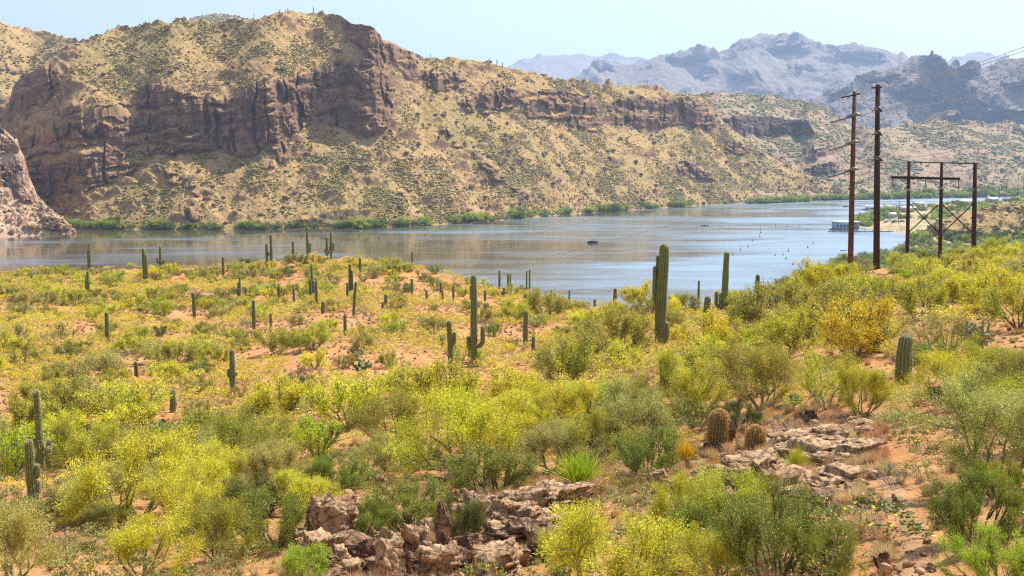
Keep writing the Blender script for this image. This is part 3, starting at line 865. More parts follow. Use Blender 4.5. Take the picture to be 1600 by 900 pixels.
PROTO = {}
def protos():
    for k in range(5):       # palo verde, near
        rg = np.random.default_rng(100 + k)
        PROTO.setdefault('pv_near', []).append(plant_meshes("palo_verde", rg, (150, 130, 55, 165, 110)[k], .036, .020, .0068, (.04, .08, .02, .03, .0)[k], 1.35, 5, MAT_BARKG, nstem=6 + k % 3, lean=1.0, levels=4, l0=.26, ratio=.77, ang=.55, fork=(2, 3), tip_lv=1))
    for k in range(5):       # palo verde, middle distance
        rg = np.random.default_rng(120 + k)
        tm, cm = plant_meshes("palo_verde", rg, (84, 78, 26, 88, 76)[k], .048, .038, .016, (.06, .14, .02, .05, .0)[k], 1.35, 3, MAT_BARK, nside=4, min_r=.006, nstem=7 + k % 3, lean=1.05, levels=3, l0=.28, ratio=.78, ang=.55, fork=(2, 3), tip_lv=1)
        PROTO.setdefault('pv_mid', []).append((tm, cm)); PROTO.setdefault('pv_far', []).append(single(tm, cm, "palo_verde"))
    for k in range(4):       # small-leaved green shrub, near: upright stems from the base
        rg = np.random.default_rng(140 + k)
        PROTO.setdefault('sh_near', []).append(plant_meshes("green_shrub", rg, 120, .040, .021, .0105, .0, 1.5, 4, MAT_BARK, nstem=18, lean=1.1, levels=3, l0=.34, ratio=.68, ang=.45, fork=(2, 3), up=.5, base_spread=.12, tip_lv=0))
    for k in range(4):
        rg = np.random.default_rng(160 + k)
        tm, cm = plant_meshes("green_shrub", rg, 52, .055, .046, .024, .0, 1.45, 2, MAT_BARK, nside=3, min_r=.008, nstem=15, lean=1.1, levels=2, l0=.40, ratio=.7, ang=.5, fork=(2, 3), up=.5, base_spread=.12, tip_lv=0)
        PROTO.setdefault('sh_mid', []).append((tm, cm)); PROTO.setdefault('sh_far', []).append(single(tm, cm, "green_shrub"))
    for k in range(4):       # brittlebush: low dome, yellow heads on top
        rg = np.random.default_rng(180 + k)
        paths, tips = grow(rg, 12, 1.05, 1, .5, .75, (2, 3), .5, .1, .3, .05)
        tips = [t_ for t_ in tips]
        V, F, rnd, fl = make_crown(rg, tips, 30, .07, .085, .042, .0)
        C = V.reshape(-1, 3, 3)
        z = np.percentile(V[:, 2], 99); r = np.percentile(np.hypot(V[:, 0], V[:, 1]), 96)
        cen = C.mean(1, keepdims=True); V = (cen * np.array([.75 / r, .75 / r, .9 / z]) + (C - cen)).reshape(-1, 3)
        V[:, 2] = np.abs(V[:, 2])
        cc = V.reshape(-1, 3, 3).mean(1)
        fl = ((np.sqrt((cc[:, 0] / .75) ** 2 + (cc[:, 1] / .75) ** 2 + (cc[:, 2] / .9) ** 2) > .72) & (rg.random(len(cc)) < np.clip(cc[:, 2] * .95, .05, .62))).astype(float)
        PROTO.setdefault('brit', []).append(mk_mesh("brittlebush", V, F, fattr={"rnd": rnd, "flo": fl}, mats=[MAT_LEAF]))
        fl2 = fl * (rg.random(len(fl)) < .12)
        PROTO.setdefault('bursage', []).append(mk_mesh("low_shrub", V, F, fattr={"rnd": rnd, "flo": fl2}, mats=[MAT_LEAF]))
    for k in range(3):       # dry grass and broom-like tufts: thin blades from one root
        rg = np.random.default_rng(200 + k)
        n = 150
        th = rg.uniform(0, 6.283, n); ln = np.abs(rg.normal(0, .5, n)); L = rg.uniform(.5, 1.1, n)
        d = np.stack([np.cos(th) * np.sin(ln), np.sin(th) * np.sin(ln), np.cos(ln)], -1)
        base = rg.normal(0, .10, (n, 3)) * np.array([1, 1, 0])
        s = np.cross(d, rg.normal(0, 1, (n, 3))); s /= np.linalg.norm(s, axis=1)[:, None]
        V = np.stack([base - s * .014, base + s * .014, base + d * L[:, None]], 1).reshape(-1, 3)
        PROTO.setdefault('grass', []).append(mk_mesh("grass_tuft", V, np.arange(3 * n).reshape(-1, 3), fattr={"rnd": rg.uniform(.1, 1, n), "flo": np.zeros(n)}, mats=[MAT_LEAF]))
        n = 1500
        th = rg.uniform(0, 6.283, n); ln = np.abs(rg.normal(0, .55, n)); L = rg.uniform(.35, 1.05, n)
        d = np.stack([np.cos(th) * np.sin(ln), np.sin(th) * np.sin(ln), np.cos(ln)], -1)
        base = rg.normal(0, .12, (n, 3)) * np.array([1, 1, 0]) + d * (L * rg.uniform(0, .6, n))[:, None]
        s = np.cross(d, rg.normal(0, 1, (n, 3))); s /= np.linalg.norm(s, axis=1)[:, None]
        V = np.stack([base - s * .007, base + s * .007, base + d * (L * .45)[:, None]], 1).reshape(-1, 3)
        PROTO.setdefault('broom', []).append(mk_mesh("broom_shrub", V, np.arange(3 * n).reshape(-1, 3), fattr={"rnd": rg.uniform(.1, 1, n), "flo": np.zeros(n)}, mats=[MAT_LEAF]))
    for k in range(2):       # bare dead bush
        rg = np.random.default_rng(220 + k)
        paths, tips = grow(rg, 9, .9, 4, .3, .72, (2, 3), .5, .2, .3, .05)
        b = MB()
        mz = max(p[:, 2].max() for p, *_ in paths)
        for p, r0, r1, lv in paths:
            b.tube(p / mz * np.array([1.1, 1.1, 1]), [max(.006, r0)] * len(p), 3, cap=False)
        PROTO.setdefault('dead', []).append(b.mesh("dead_bush", MAT_DEAD))
protos()

# ------------------------------------------------------------------ rocks
def rock_mat(name, a, b, dark):
    m, t, out = nt(name)
    tc = t.nodes.new("ShaderNodeTexCoord").outputs["Object"]
    P = t.nodes.new("ShaderNodeNewGeometry").outputs["Position"]
    n1 = noise(t, P, 1.6, 6, .62); n2 = noise(t, P, 5, 6, .7); n3 = noise(t, P, 22, 4, .7)
    c = mix(t, mrange(t, n1, .38, .62), a, b)
    c = mix(t, mrange(t, n2, .47, .62, 0, .9), c, dark)
    c = mix(t, mrange(t, n3, .58, .7, 0, .55), c, (.72, .60, .46))
    c = mix(t, mrange(t, n2, .40, .3, 0, .45), c, (.46, .36, .14))
    v = N(t, "ShaderNodeTexVoronoi", Scale=2.4); v.feature = 'DISTANCE_TO_EDGE'
    t.links.new(P, v.inputs["Vector"])
    crack = mrange(t, v.outputs["Distance"], 0, .06, 0, 1)
    c = mix(t, mth(t, 'MULTIPLY', mth(t, 'SUBTRACT', 1, crack), .55), c, dark)
    h = mth(t, 'ADD', mth(t, 'ADD', mth(t, 'MULTIPLY', n2, .8), mth(t, 'MULTIPLY', n3, .35)), mth(t, 'MULTIPLY', crack, .25))
    finish(t, out, c, .9, bump(t, h, .9, .10), .2)
    return m
MAT_ROCK = rock_mat("pinkish_rock", (.38, .22, .115), (.60, .41, .24), (.09, .042, .026))
MAT_ROCKD = rock_mat("dark_varnished_rock", (.19, .095, .058), (.36, .225, .14), (.05, .027, .02))

def icosphere(n):
    import bmesh
    bm = bmesh.new(); bmesh.ops.create_icosphere(bm, subdivisions=n, radius=1)
    V = np.array([v.co[:] for v in bm.verts]); F = np.array([[v.index for v in f.verts] for f in bm.faces])
    bm.free(); return V, F
IC = {k: icosphere(k) for k in (1, 2, 5)}
def make_rock(seed, sub=5, planes=16, slab=False):
    rg = np.random.default_rng(seed)
    V, F = IC[sub]; V = V.copy()
    V = V * np.array([1, .8, .62])
    for _ in range(planes):
        n = unit(rg.normal(0, 1, 3) * np.array([1, 1, .8])); h = rg.uniform(.30, .60)
        d = V @ n
        V = V - np.clip(d - h, 0, None)[:, None] * n[None] * .95
    if sub > 2:
        x, y, z = V.T
        nrm = V / np.linalg.norm(V, axis=1)[:, None]
        wq = .35 * fbm(x * 2, y * 2, z * 2, 2, seed + 9)
        hh = _hash(np.floor(x * 3.1 + wq * 3).astype(np.int64), np.floor(y * 3.1 + wq * 2).astype(np.int64), np.floor(z * (7 if slab else 4) + wq * 4 + x).astype(np.int64), seed)
        f = .12 * fbm(x * 2.2 + seed, y * 2.2, z * 2.2, 3, seed) + .10 * fbm(x * 4, y * 4, z * (9 if slab else 5) + seed, 4, seed + 1, True) + .065 * hh
        zl = z + .35 * x + .12 * fbm(x * 1.5, y * 1.5, z, 2, seed + 6)
        lay = _hash(np.floor(zl * 7).astype(np.int64), np.zeros(len(x), np.int64), np.zeros(len(x), np.int64), seed + 5)
        groove = np.exp(-((zl * 7 - np.round(zl * 7)) / .13) ** 2)
        f = f + (.11 * lay - .07 * groove if slab else -.03 * groove)
        if slab: f = f + .04 * np.sign(vnoise(x * .6, y * .6, z * 9 + x * 2, seed + 4))
        V = V + nrm * f[:, None]
    V[:, 2] -= V[:, 2].min() + .18
    return V, F
ROCKS = [mk_mesh("rock", *make_rock(400 + k, slab=k % 3 == 0), mats=[MAT_ROCK]) for k in range(8)]
ROCKSD = [mk_mesh("rock", *make_rock(430 + k, slab=k % 2 == 0), mats=[MAT_ROCKD]) for k in range(5)]
PEBBLES = [mk_mesh("stone", *make_rock(460 + k, 2, 6), mats=[MAT_ROCK]) for k in range(4)]

# ------------------------------------------------------------------ cacti
def cactus_mat(name, body, spine, woody=(.34, .26, .16)):
    m, t, out = nt(name)
    rib = N(t, "ShaderNodeAttribute", attribute_name="rib").outputs["Fac"]
    hh = N(t, "ShaderNodeAttribute", attribute_name="hgt").outputs["Fac"]
    P = t.nodes.new("ShaderNodeNewGeometry").outputs["Position"]
    n1 = noise(t, P, 1.1, 4, .6); n2 = noise(t, P, 14, 4, .6)
    c = mix(t, mrange(t, n1, .35, .65), tuple(x * .8 for x in body), tuple(x * 1.2 for x in body))
    c = mix(t, mrange(t, mth(t, 'ADD', hh, mth(t, 'MULTIPLY', n1, .16)), .24, .06, 0, .7), c, woody)
    c = mix(t, mth(t, 'MULTIPLY', mth(t, 'POWER', rib, 2.0), mrange(t, n2, .35, .6, .3, 1)), c, spine)
    c = mix(t, mrange(t, n2, .68, .72, 0, .6), c, (.07, .05, .035))
    finish(t, out, c, .6, bump(t, n2, .3, .02), .3)
    return m
MAT_SAG = cactus_mat("saguaro_skin", (.105, .13, .04), (.32, .30, .14))
MAT_BARREL = cactus_mat("barrel_skin", (.11, .115, .03), (.50, .30, .11), (.11, .06, .035))
MAT_SAGD = cactus_mat("distant_saguaro_skin", (.095, .115, .038), (.22, .20, .09))
MAT_SPINE = plain("pale_spines", (.62, .52, .30), .6, .2, var=.3, scale=10)
MAT_SPINER = plain("reddish_spines", (.66, .42, .16), .6, .2, var=.35, scale=10)
MAT_CHOLLA = plain("cholla_joints", (.30, .30, .13), .8, .1, var=.4, scale=12)
MAT_CHOLSP = plain("cholla_spines", (.66, .60, .40), .7, .1, var=.3, scale=10)
MAT_PEAR = plain("prickly_pear_pads", (.14, .19, .07), .6, .25, var=.3, scale=5)

def ribbed(path, rad, ribs, depth=.16, spines=0, rg=None, spine_len=.04, dome=True, h0=0.0, htot=1.0):
    """fluted tube along a path; returns body (V,F,rib,hgt) and spine triangles"""
    path = np.asarray(path, float); m = len(path)
    n = ribs * 2
    if dome:
        e = path[-1] - path[-2]; e = e / np.linalg.norm(e); R = rad[-1]
        ex = [path[-1] + e * R * a for a in (.35, .65, .85, .97, 1.0)]
        path = np.concatenate([path, ex]); rad = np.concatenate([rad, R * np.array([.93, .76, .52, .25, .02])]); m = len(path)
    tan = np.gradient(path, axis=0); tan /= np.linalg.norm(tan, axis=1)[:, None]
    ref = np.array([0.0, 1.0, 0.0]) if abs(tan[:, 1]).max() < .9 else np.array([1.0, 0, 0])
    a = np.cross(tan, ref); a /= np.linalg.norm(a, axis=1)[:, None]; b = np.cross(tan, a)
    th = np.arange(n) / n * 2 * np.pi
    mod = np.where(np.arange(n) % 2 == 0, 1.0, 1 - depth)
    dirs = np.cos(th)[None, :, None] * a[:, None, :] + np.sin(th)[None, :, None] * b[:, None, :]
    V = path[:, None] + (rad[:, None] * mod[None])[..., None] * dirs
    i = np.arange(m - 1)[:, None] * n; j = np.arange(n)[None]; j2 = (j + 1) % n
    F = np.stack([i + j, i + n + j, i + n + j2, i + j2], -1).reshape(-1, 4)
    F = np.concatenate([F[:, [0, 1, 2]], F[:, [0, 2, 3]]])
    rib = np.tile((np.arange(n) % 2 == 0).astype(float), (m, 1))
    hg = np.repeat((h0 + (path[:, 2] - path[0, 2]) / htot)[:, None], n, 1)
    SV = None
    if spines:
        seg = rg.integers(0, m - 1, spines); u = rg.random(spines); rr = rg.integers(0, ribs, spines) * 2
        p = V[seg, rr] * (1 - u)[:, None] + V[seg + 1, rr] * u[:, None]
        d = dirs[seg, rr] + rg.normal(0, .5, (spines, 3)); d /= np.linalg.norm(d, axis=1)[:, None]
        s = np.cross(d, rg.normal(0, 1, (spines, 3))); s /= np.linalg.norm(s, axis=1)[:, None]
        L = spine_len * rg.uniform(.6, 1.3, spines)[:, None]
        SV = np.stack([p - s * spine_len * .06, p + s * spine_len * .06, p + d * L], 1).reshape(-1, 3)
    return (V.reshape(-1, 3), F, rib.ravel(), hg.ravel()), SV

def cactus_obj(name, parts, mat, smat, parent):
    V, F = parts[0][0], parts[0][1]
    me = mk_mesh(name, V, F, vattr={"rib": parts[0][2], "hgt": parts[0][3]}, mats=[mat], smooth=False)
    o = link(name, me, parent)
    if parts[1] is not None:
        sp = link("spines", mk_mesh("spines", parts[1], np.arange(len(parts[1])).reshape(-1, 3), mats=[smat]), o)
        sp["kind"] = "stuff"
    return o

# ------------------------------------------------------------------ saguaros: base x, base y, top x, top y, width (px), arms, label
# arm: (side, height where it leaves, reach px, height of its top, width share, depth turn)
SAG = [
 (1030, 545, 1034.5, 380, 17, [(1, .10, 9, .29, .72, .2), (-1, .42, 11, .80, .40, .25), (-1, .50, 9, .90, .28, .7)], "tallest thick saguaro with a short right stub, rising over the lake"),
 (741, 571, 741, 429, 10.5, [(1, .22, 14, .45, .68, .2), (-1, .20, 9, .34, .62, .2)], "tall saguaro with two upturned arms left of centre"),
 (706, 597, 702.5, 500, 9, [(1, .62, 7, .83, .6, .2)], "leaning saguaro with one short right arm left of the two-armed one"),
 (1130.5, 488, 1133, 393, 9.5, [(-1, .10, 12, .36, .55, .3), (-1, .08, 6, .34, .6, -.3)], "slender saguaro with low left arms against the right lake water"),
 (1410, 602, 1411, 522, 22, [(-1, .05, 8, .66, .36, .8)], "fat ribbed saguaro standing in yellow bushes at the right"),
 (1103, 522, 1104, 462, 11, [], "short armless saguaro between the tallest and the slender one"),
 (52, 792, 51.5, 686, 12.5, [(1, .46, 9, .67, .62, .2), (1, .20, 8, .42, .55, .4), (1, .12, 7, .24, .4, -.2)], "stout saguaro with knobby right arms at the lower left"),
 (66, 746, 65.5, 608, 9, [(1, .33, 12, .46, .75, .3), (1, .33, 17, .40, .6, -.4), (-1, .38, 8, .48, .6, .2)], "tall saguaro with clustered arms halfway up at the left edge"),
 (364, 613, 365, 545, 8.5, [(-1, .36, 6, .56, .62, .2), (1, .42, 5, .50, .55, .2)], "small saguaro with stubby arms on the left hillside"),
 (271, 643, 271.5, 608, 9, [(1, .4, 4, .5, .4, .2)], "squat saguaro in the open reddish clearing at left"),
 (213.5, 590, 213.5, 564, 6, [], "very short saguaro below the lone left hillside one"),
 (168, 534, 169, 487, 5, [], "lone saguaro among bushes in the middle of the left hillside"),
 (304, 499, 304, 457, 4.5, [], "single saguaro standing below the two joined ones"),
 (397, 515, 397.5, 468, 5, [], "saguaro half hidden in brush left of the slope clusters"),
 (226.5, 443, 226.5, 387, 4.5, [], "taller of two joined saguaros on the left brow"),
 (230.5, 443, 229.5, 397, 3.5, [], "shorter saguaro pressed against its taller twin on the left brow"),
 (251, 428, 252, 384, 3.6, [(-1, .42, 5, .62, .7, .2), (1, .42, 5, .55, .7, .2)], "cross-shaped saguaro with two arms on the left brow"),
 (141, 424, 141.5, 380, 2.6, [], "thin saguaro farthest left against the brown water"),
 (139, 424, 139, 391, 2.6, [], "shorter thin saguaro beside the one farthest left against water"),
 (138.5, 457, 138.5, 423, 3.6, [], "taller of a close pair below the leftmost water saguaro"),
 (135.5, 457, 136, 433, 3.6, [], "shorter of a close pair below the leftmost water saguaro"),
 (349, 432, 349.5, 401, 3.5, [], "small saguaro on the brow right of the cross-shaped one"),
 (375, 464, 375.5, 432, 3, [], "slim taller saguaro of a pair below the brow"),
 (372.5, 464, 373, 441, 3, [], "slim shorter saguaro of a pair below the brow"),
 (424.5, 418, 424.8, 366, 3.6, [], "tallest saguaro of the brow pair against brown water"),
 (417.5, 418, 417.5, 380, 3.6, [(1, .5, 3, .66, .6, .2)], "lower saguaro of the brow pair against brown water"),
 (458.5, 400, 458.5, 376, 3.4, [], "short armless saguaro on the brow left of the hooked one"),
 (481, 396, 481, 353, 3.4, [(1, .2, 4, .52, .7, .2)], "hooked saguaro with one right arm against the far lake"),
 (517.5, 405, 518, 362, 3.4, [(1, .34, 4, .62, .75, .2), (-1, .3, 2.6, .5, .5, .5)], "armed taller saguaro of the pair on the highest brow"),
 (511, 401, 511.5, 370, 3.6, [(-1, .3, 3, .46, .6, .2), (1, .3, 3, .44, .6, .2)], "armed shorter saguaro of the pair on the highest brow"),
 (563, 430, 563, 402, 3.4, [], "small saguaro right of the highest brow"),
 (547.5, 461, 547.5, 412, 4.2, [], "tallest of three saguaros grouped below the brow centre"),
 (550.8, 461, 550.5, 422, 3.2, [], "second saguaro touching the tallest of the three below brow"),
 (543, 471, 543.5, 441, 3.4, [], "lowest saguaro of the three grouped below the brow centre"),
 (552.5, 495, 557, 440, 4, [], "tilted saguaro leaning right in front of the group of three"),
 (488, 462, 488, 415, 3.4, [], "highest saguaro in the cluster of four on the slope"),
 (485.5, 466, 485, 435, 3.8, [], "left saguaro in the cluster of four on the slope"),
 (490.5, 466, 490.5, 438, 3.6, [], "middle saguaro in the cluster of four on the slope"),
 (494.5, 474, 495, 438, 3.8, [], "right front saguaro in the cluster of four on the slope"),
 (504.5, 487, 505, 470, 5, [], "stubby saguaro just below the cluster of four"),
 (436, 475, 436.5, 446, 3.6, [], "saguaro behind bushes left of the cluster of four"),
 (459.5, 475, 459.5, 450, 3, [], "faint thin saguaro in brush beside the cluster of four"),
 (423.5, 513, 423.5, 489, 3.8, [], "short saguaro standing alone below the slope cluster"),
 (539.5, 523, 539.5, 491, 4.4, [], "lone dark saguaro below the tilted one"),
 (603, 478, 603, 459, 4.4, [], "right thicker stump-like saguaro on the centre slope"),
 (598.5, 483, 598, 471, 4, [], "left tiny stump-like saguaro on the centre slope"),
 (644, 465, 644, 435, 3.6, [], "single slim saguaro mid slope above the one-armed leaner"),
 (644.5, 404, 644.5, 393, 2.6, [], "tiny saguaro tip on the brow against pale water"),
 (667, 470, 666.5, 453, 3.4, [], "small saguaro right of the single slim mid slope one"),
 (689, 463, 689, 441, 3, [], "upper thin saguaro of a pair left of the two-armed one"),
 (692, 474, 691.5, 453, 3, [], "lower thin saguaro of a pair left of the two-armed one"),
 (708.5, 471, 708.5, 446, 3.2, [], "thin saguaro between the thin pair and the two-armed one"),
 (735.5, 470, 735.5, 446, 3, [], "small saguaro just behind the two-armed one"),
 (758, 471, 758, 453, 3.4, [], "dark short saguaro right of the two-armed one"),
 (757.5, 489, 758, 474, 2.8, [], "bent little saguaro stem below the dark short one"),
 (787, 466, 787.5, 449, 3.4, [(-1, .3, 3, .6, .7, .2), (1, .35, 3, .6, .7, .2)], "small branching saguaro on the reddish brow"),
 (780.5, 448, 780.5, 422, 3, [], "leftmost of three thin saguaros on the reddish brow"),
 (793.8, 452, 793.8, 427, 2.8, [], "middle of three thin saguaros on the reddish brow"),
 (797.6, 452, 797.3, 427, 2.4, [], "rightmost of three thin saguaros on the reddish brow"),
 (822.8, 455, 823, 423, 2.2, [], "left of two very thin saguaros against blue water"),
 (827.5, 455, 827.6, 421, 2.4, [], "right of two very thin saguaros against blue water"),
 (861, 463, 861, 453, 2.6, [], "tiny saguaro tip at the water right of the thin pair"),
 (889.5, 470, 889.5, 453, 2.4, [], "small dark saguaro at the water's edge below the boat"),
 (821, 538, 821.5, 485, 8, [], "medium armless saguaro standing in brush at centre"),
 (833, 546, 833.5, 525, 5.5, [], "short saguaro stump beside the medium armless one"),
 (961, 467, 961, 450, 6, [], "short rounded saguaro at the water left of the tallest"),
 (929.5, 476, 929.5, 467, 4, [], "tiny rounded saguaro at the water below the boat's wake"),
 (1091, 457, 1091, 438, 3, [], "small thin saguaro at the water between tallest and slender ones"),
 (1183, 458, 1183, 428, 7, [], "dark rounded saguaro in bushes right of the slender one"),
]
def build_saguaro(e, k):
    bx, by, tx, ty, w, arms, lab = e
    base = gpt(bx, by)
    d = float(np.hypot(base[0], base[1]))
    h = height_to(tx, ty, base)
    R = w / 2 / FPX * d * (1.04 if w > 5 else 1.22)
    if by < crest(bx): h = h + (crest(bx) - by) * 0
    rg = np.random.default_rng(900 + k)
    near = w > 7
    ribs = 13 if near else (8 if w > 4 else 6)
    root = empty("saguaro", tuple(base - np.array([0, 0, .1])))
    tag(root, lab, "saguaro cactus", "saguaros on the desert slope")
    lean = (tx - bx) / FPX * d
    n = 12 if near else 7
    u = np.linspace(0, 1, n)
    px_ = lean * u ** 1.3 + (.05 * R * np.sin(u * 9 + k) if near else 0)
    path = np.stack([px_, np.zeros(n), u * (h + .1 - R)], -1)
    rad = R * (.86 + .2 * np.sin(np.clip(u * 1.15, 0, 1) * math.pi * .9) + .025 * np.sin(u * 17 + k) - .04 * u)
    dist_sp = .05 if w > 12 else .06
    P = ribbed(path, rad, ribs, .2, int(2600 if w > 12 else (900 if near else 0)), rg, dist_sp * (1 if w > 12 else 1.3), htot=h)
    skin = MAT_SAG if w > 7 else MAT_SAGD
    tr = cactus_obj("trunk", P, skin, MAT_SPINE, root)
    for (side, a, reach, top, ws, turn) in arms:
        ang = turn
        rch = reach / FPX * d
        dx, dy = side * math.cos(ang), math.sin(ang)
        z0, z1 = a * h, top * h
        r = R * ws
        s = np.linspace(0, 1, 9)
        ox = rch * np.minimum(1, np.sin(np.clip(s * 2.1, 0, 1) * math.pi / 2)); oz = (z1 - z0 - r) * np.clip((s - .12) / .88, 0, 1) ** 1.25
        x0 = lean * a
        pth = np.stack([x0 + dx * ox, dy * ox, z0 + oz], -1)
        ra = r * np.array([.72, .85, 1, 1, 1, 1, 1, .98, .95])
        cactus_obj("arm", ribbed(pth, ra, max(6, ribs - 3), .2, int(500 if near else 0), rg, dist_sp, h0=.6, htot=h), skin, MAT_SPINE, root)
for k, e in enumerate(SAG):
    build_saguaro(e, k)

def barrel(bx, by, ty, w, lab, seed, lean=0):
    base = gpt(bx, by); d = float(np.hypot(base[0], base[1])); h = height_to(bx, ty, base); R = w / 2 / FPX * d
    rg = np.random.default_rng(seed)
    root = empty("barrel_cactus", tuple(base)); tag(root, lab, "barrel cactus", "barrel cacti by the rocks")
    n = 12; u = np.linspace(0, 1, n)
    path = np.stack([lean * u, 0 * u, -.06 + u * (h - R * .75)], -1)
    rad = R * np.interp(u, [0, .2, .55, 1], [.80, .92, 1.0, .93])
    cactus_obj("body", ribbed(path, rad, 22, .16, 9000, rg, .075, htot=h), MAT_BARREL, MAT_SPINER, root)
barrel(1119.5, 706, 640, 31, "larger barrel cactus with reddish spines beside a dark rock", 1, .05)
barrel(1179.5, 712, 664, 28, "smaller golden barrel cactus standing on pale rocks", 2)

# ------------------------------------------------------------------ chollas and prickly pears
def make_cholla(seed):
    rg = np.random.default_rng(seed)
    b = MB(); sp = []
    def joint(p, d, L, r, lv):
        q = p + d * L
        pts = np.array([p, p + d * L * .3, p + d * L * .7, q])
        b.tube(pts, [r * .7, r, r, r * .6], 6)
        n = 26
        u = rg.random(n)[:, None]; dd = rg.normal(0, 1, (n, 3)); dd /= np.linalg.norm(dd, axis=1)[:, None]
        c = p + d * L * u + dd * r * .8
        s = np.cross(dd, rg.normal(0, 1, (n, 3))); s /= np.linalg.norm(s, axis=1)[:, None]
        sp.append(np.stack([c - s * .005, c + s * .005, c + dd * .045], 1).reshape(-1, 3))
        if lv < 5:
            for _ in range(rg.integers(1, 4) if lv < 4 else rg.integers(0, 3)):
                nd = unit(d * .55 + rg.normal(0, .65, 3) + np.array([0, 0, .35]))
                joint(q, nd, L * rg.uniform(.7, 1), r * .93, lv + 1)
    for k in range(3):
        joint(np.zeros(3), unit(rg.normal(0, .35, 3) + np.array([0, 0, 1])), .24, .042, 0)
    V = np.concatenate(b.v); z = V[:, 2].max()
    b.v = [v / z for v in b.v]
    S = np.concatenate(sp) / z
    return b.mesh("branches", MAT_CHOLLA), mk_mesh("spines", S, np.arange(len(S)).reshape(-1, 3), mats=[MAT_CHOLSP])
CHOL = [make_cholla(50 + k) for k in range(3)]
CHOLLA = [(337, 560, 22, "pale spiny cholla on the left hillside by the small armed saguaro"), (286, 548, 16, "low pale cholla left of the larger hillside cholla"), (78, 568, 18, "small cholla near the dark boulders on the left hillside"),
          (52, 440, 14, "pale cholla at the left end of the brow"), (1518, 556, 56, "dark green bushy cholla above the reddish bank at right"), (1556, 470, 40, "sprawling cholla in front of the reddish right bank"),
          (690, 545, 24, "dark cholla clump left of the two-armed saguaro"), (560, 560, 18, "small dark cholla below the lone dark saguaro"), (250, 560, 14, "tiny cholla beside the bright green left bush"), (1240, 640, 26, "low cholla above the pale rocks"),
          (1440, 470, 30, "grey cholla below the three-pole power frame"), (98, 590, 16, "tiny grey cholla low on the left hillside")]
for k, (x, y, hp, lab) in enumerate(CHOLLA):
    p = gpt(x, y); d = float(np.hypot(p[0], p[1])); s = hp / FPX * d
    root = empty("cholla_cactus", tuple(p)); tag(root, lab, "cholla cactus", "chollas scattered on the slope")
    for nm, me in zip(("branches", "spines"), CHOL[k % 3]):
        o = link(nm.rstrip('s') if False else ("stem" if nm == "branches" else "spine_cover"), me, root); o.scale = (s, s, s); o.rotation_euler[2] = k * 1.3
        if nm == "spines": o["kind"] = "stuff"
def pear(x, y, hp, lab, seed):
    rg = np.random.default_rng(seed)
    p = gpt(x, y); d = float(np.hypot(p[0], p[1])); s = hp / FPX * d
    root = empty("prickly_pear", tuple(p)); tag(root, lab, "prickly pear", "prickly pears on the slope")
    V, F = IC[2]
    def pad(c, up, a, lv):
        r = s * .22 * (.9 ** lv)
        M = np.array([[math.cos(a), -math.sin(a), 0], [math.sin(a), math.cos(a), 0], [0, 0, 1]])
        W = (V * np.array([r * .8, r * .14, r])) @ M.T
        ax = unit(up); q = Vector((0, 0, 1)).rotation_difference(Vector(ax)); R = np.array(q.to_matrix())
        W = W @ R.T + c + ax * r
        b = MB(); b.add(W, F); b.build("pad", MAT_PEAR, root, smooth=True)
        if lv < 3:
            for _ in range(2 if lv < 2 else 1):
                pad(c + ax * r * 1.9, ax + rg.normal(0, .55, 3) * np.array([1, 1, .5]), a + rg.uniform(-1, 1), lv + 1)
    for k in range(4):
        pad(np.array([rg.uniform(-.3, .3) * s, rg.uniform(-.3, .3) * s, -.02]), np.array([rg.uniform(-.6, .6), rg.uniform(-.6, .6), 1]), rg.uniform(0, 3), 0)
for k, (x, y, hp, lab) in enumerate([(205, 655, 20, "prickly pear clump in the open clearing at left"), (232, 660, 22, "darker prickly pear clump right of the first clearing clump"), (255, 690, 26, "prickly pear clump below the clearing at left"), (118, 815, 30, "prickly pear beside the bare pinkish patch at lower left"),
                                     (565, 590, 20, "prickly pear clump left of the leaning saguaro"), (395, 660, 16, "small prickly pear below the small armed saguaro"), (270, 590, 16, "small prickly pear above the squat saguaro")]):
    pear(x, y, hp, lab, 70 + k)

# ------------------------------------------------------------------ timber power poles
MAT_POLE = plain("creosoted_timber", (.050, .026, .019), .85, .2, var=.45, scale=4)
MAT_POLEL = plain("weathered_timber", (.125, .060, .032), .85, .2, var=.4, scale=3)
MAT_STEEL = plain("galvanised_steel", (.22, .21, .19), .5, .5, .6, var=.2)
MAT_INSUL = plain("insulator_glaze", (.24, .24, .22), .3, .5, var=.2)
MAT_INSULD = plain("dark_insulator", (.13, .10, .085), .35, .5, var=.2)
MAT_WIRE = plain("dull_wire", (.36, .33, .30), .5, .4, .4, var=.1)
def pole_geo(bx, by, tx, ty, wpx, d):
    """base and top of a pole at range d; the foot is sunk below the bushes"""
    b = at_d(bx, by, d); t_ = at_d(tx, ty, d)
    r = wpx / 2 / FPX * d
    return b, t_, r
def insulator(parent, a, b, r, discs, name="insulator", mat=MAT_INSUL):
    a, b = np.array(a, float), np.array(b, float)
    u = np.linspace(0, 1, discs * 2 + 3)
    rr = np.array([r * .35] + [r if i % 2 else r * .38 for i in range(discs * 2 + 1)] + [r * .35])
    m = MB().tube(a + (b - a) * u[:, None], rr, 8)
    return m.build(name, mat, parent)
DP = 118.0
def px_at(x, y, d=DP): return at_d(x, y, d)
gb = gpt(1328, 432)
poleA = empty("power_pole", tuple(at_d(1328.5, 432, DP))); tag(poleA, "left tall brown timber power pole carrying long insulator strings", "power pole", "tall timber power poles")
poleB = empty("power_pole", tuple(at_d(1369.5, 432, DP - 2))); tag(poleB, "taller dark timber power pole just right of the insulator-hung one", "power pole", "tall timber power poles")
def rel(root, p): return np.asarray(p, float) - np.array(root.location)
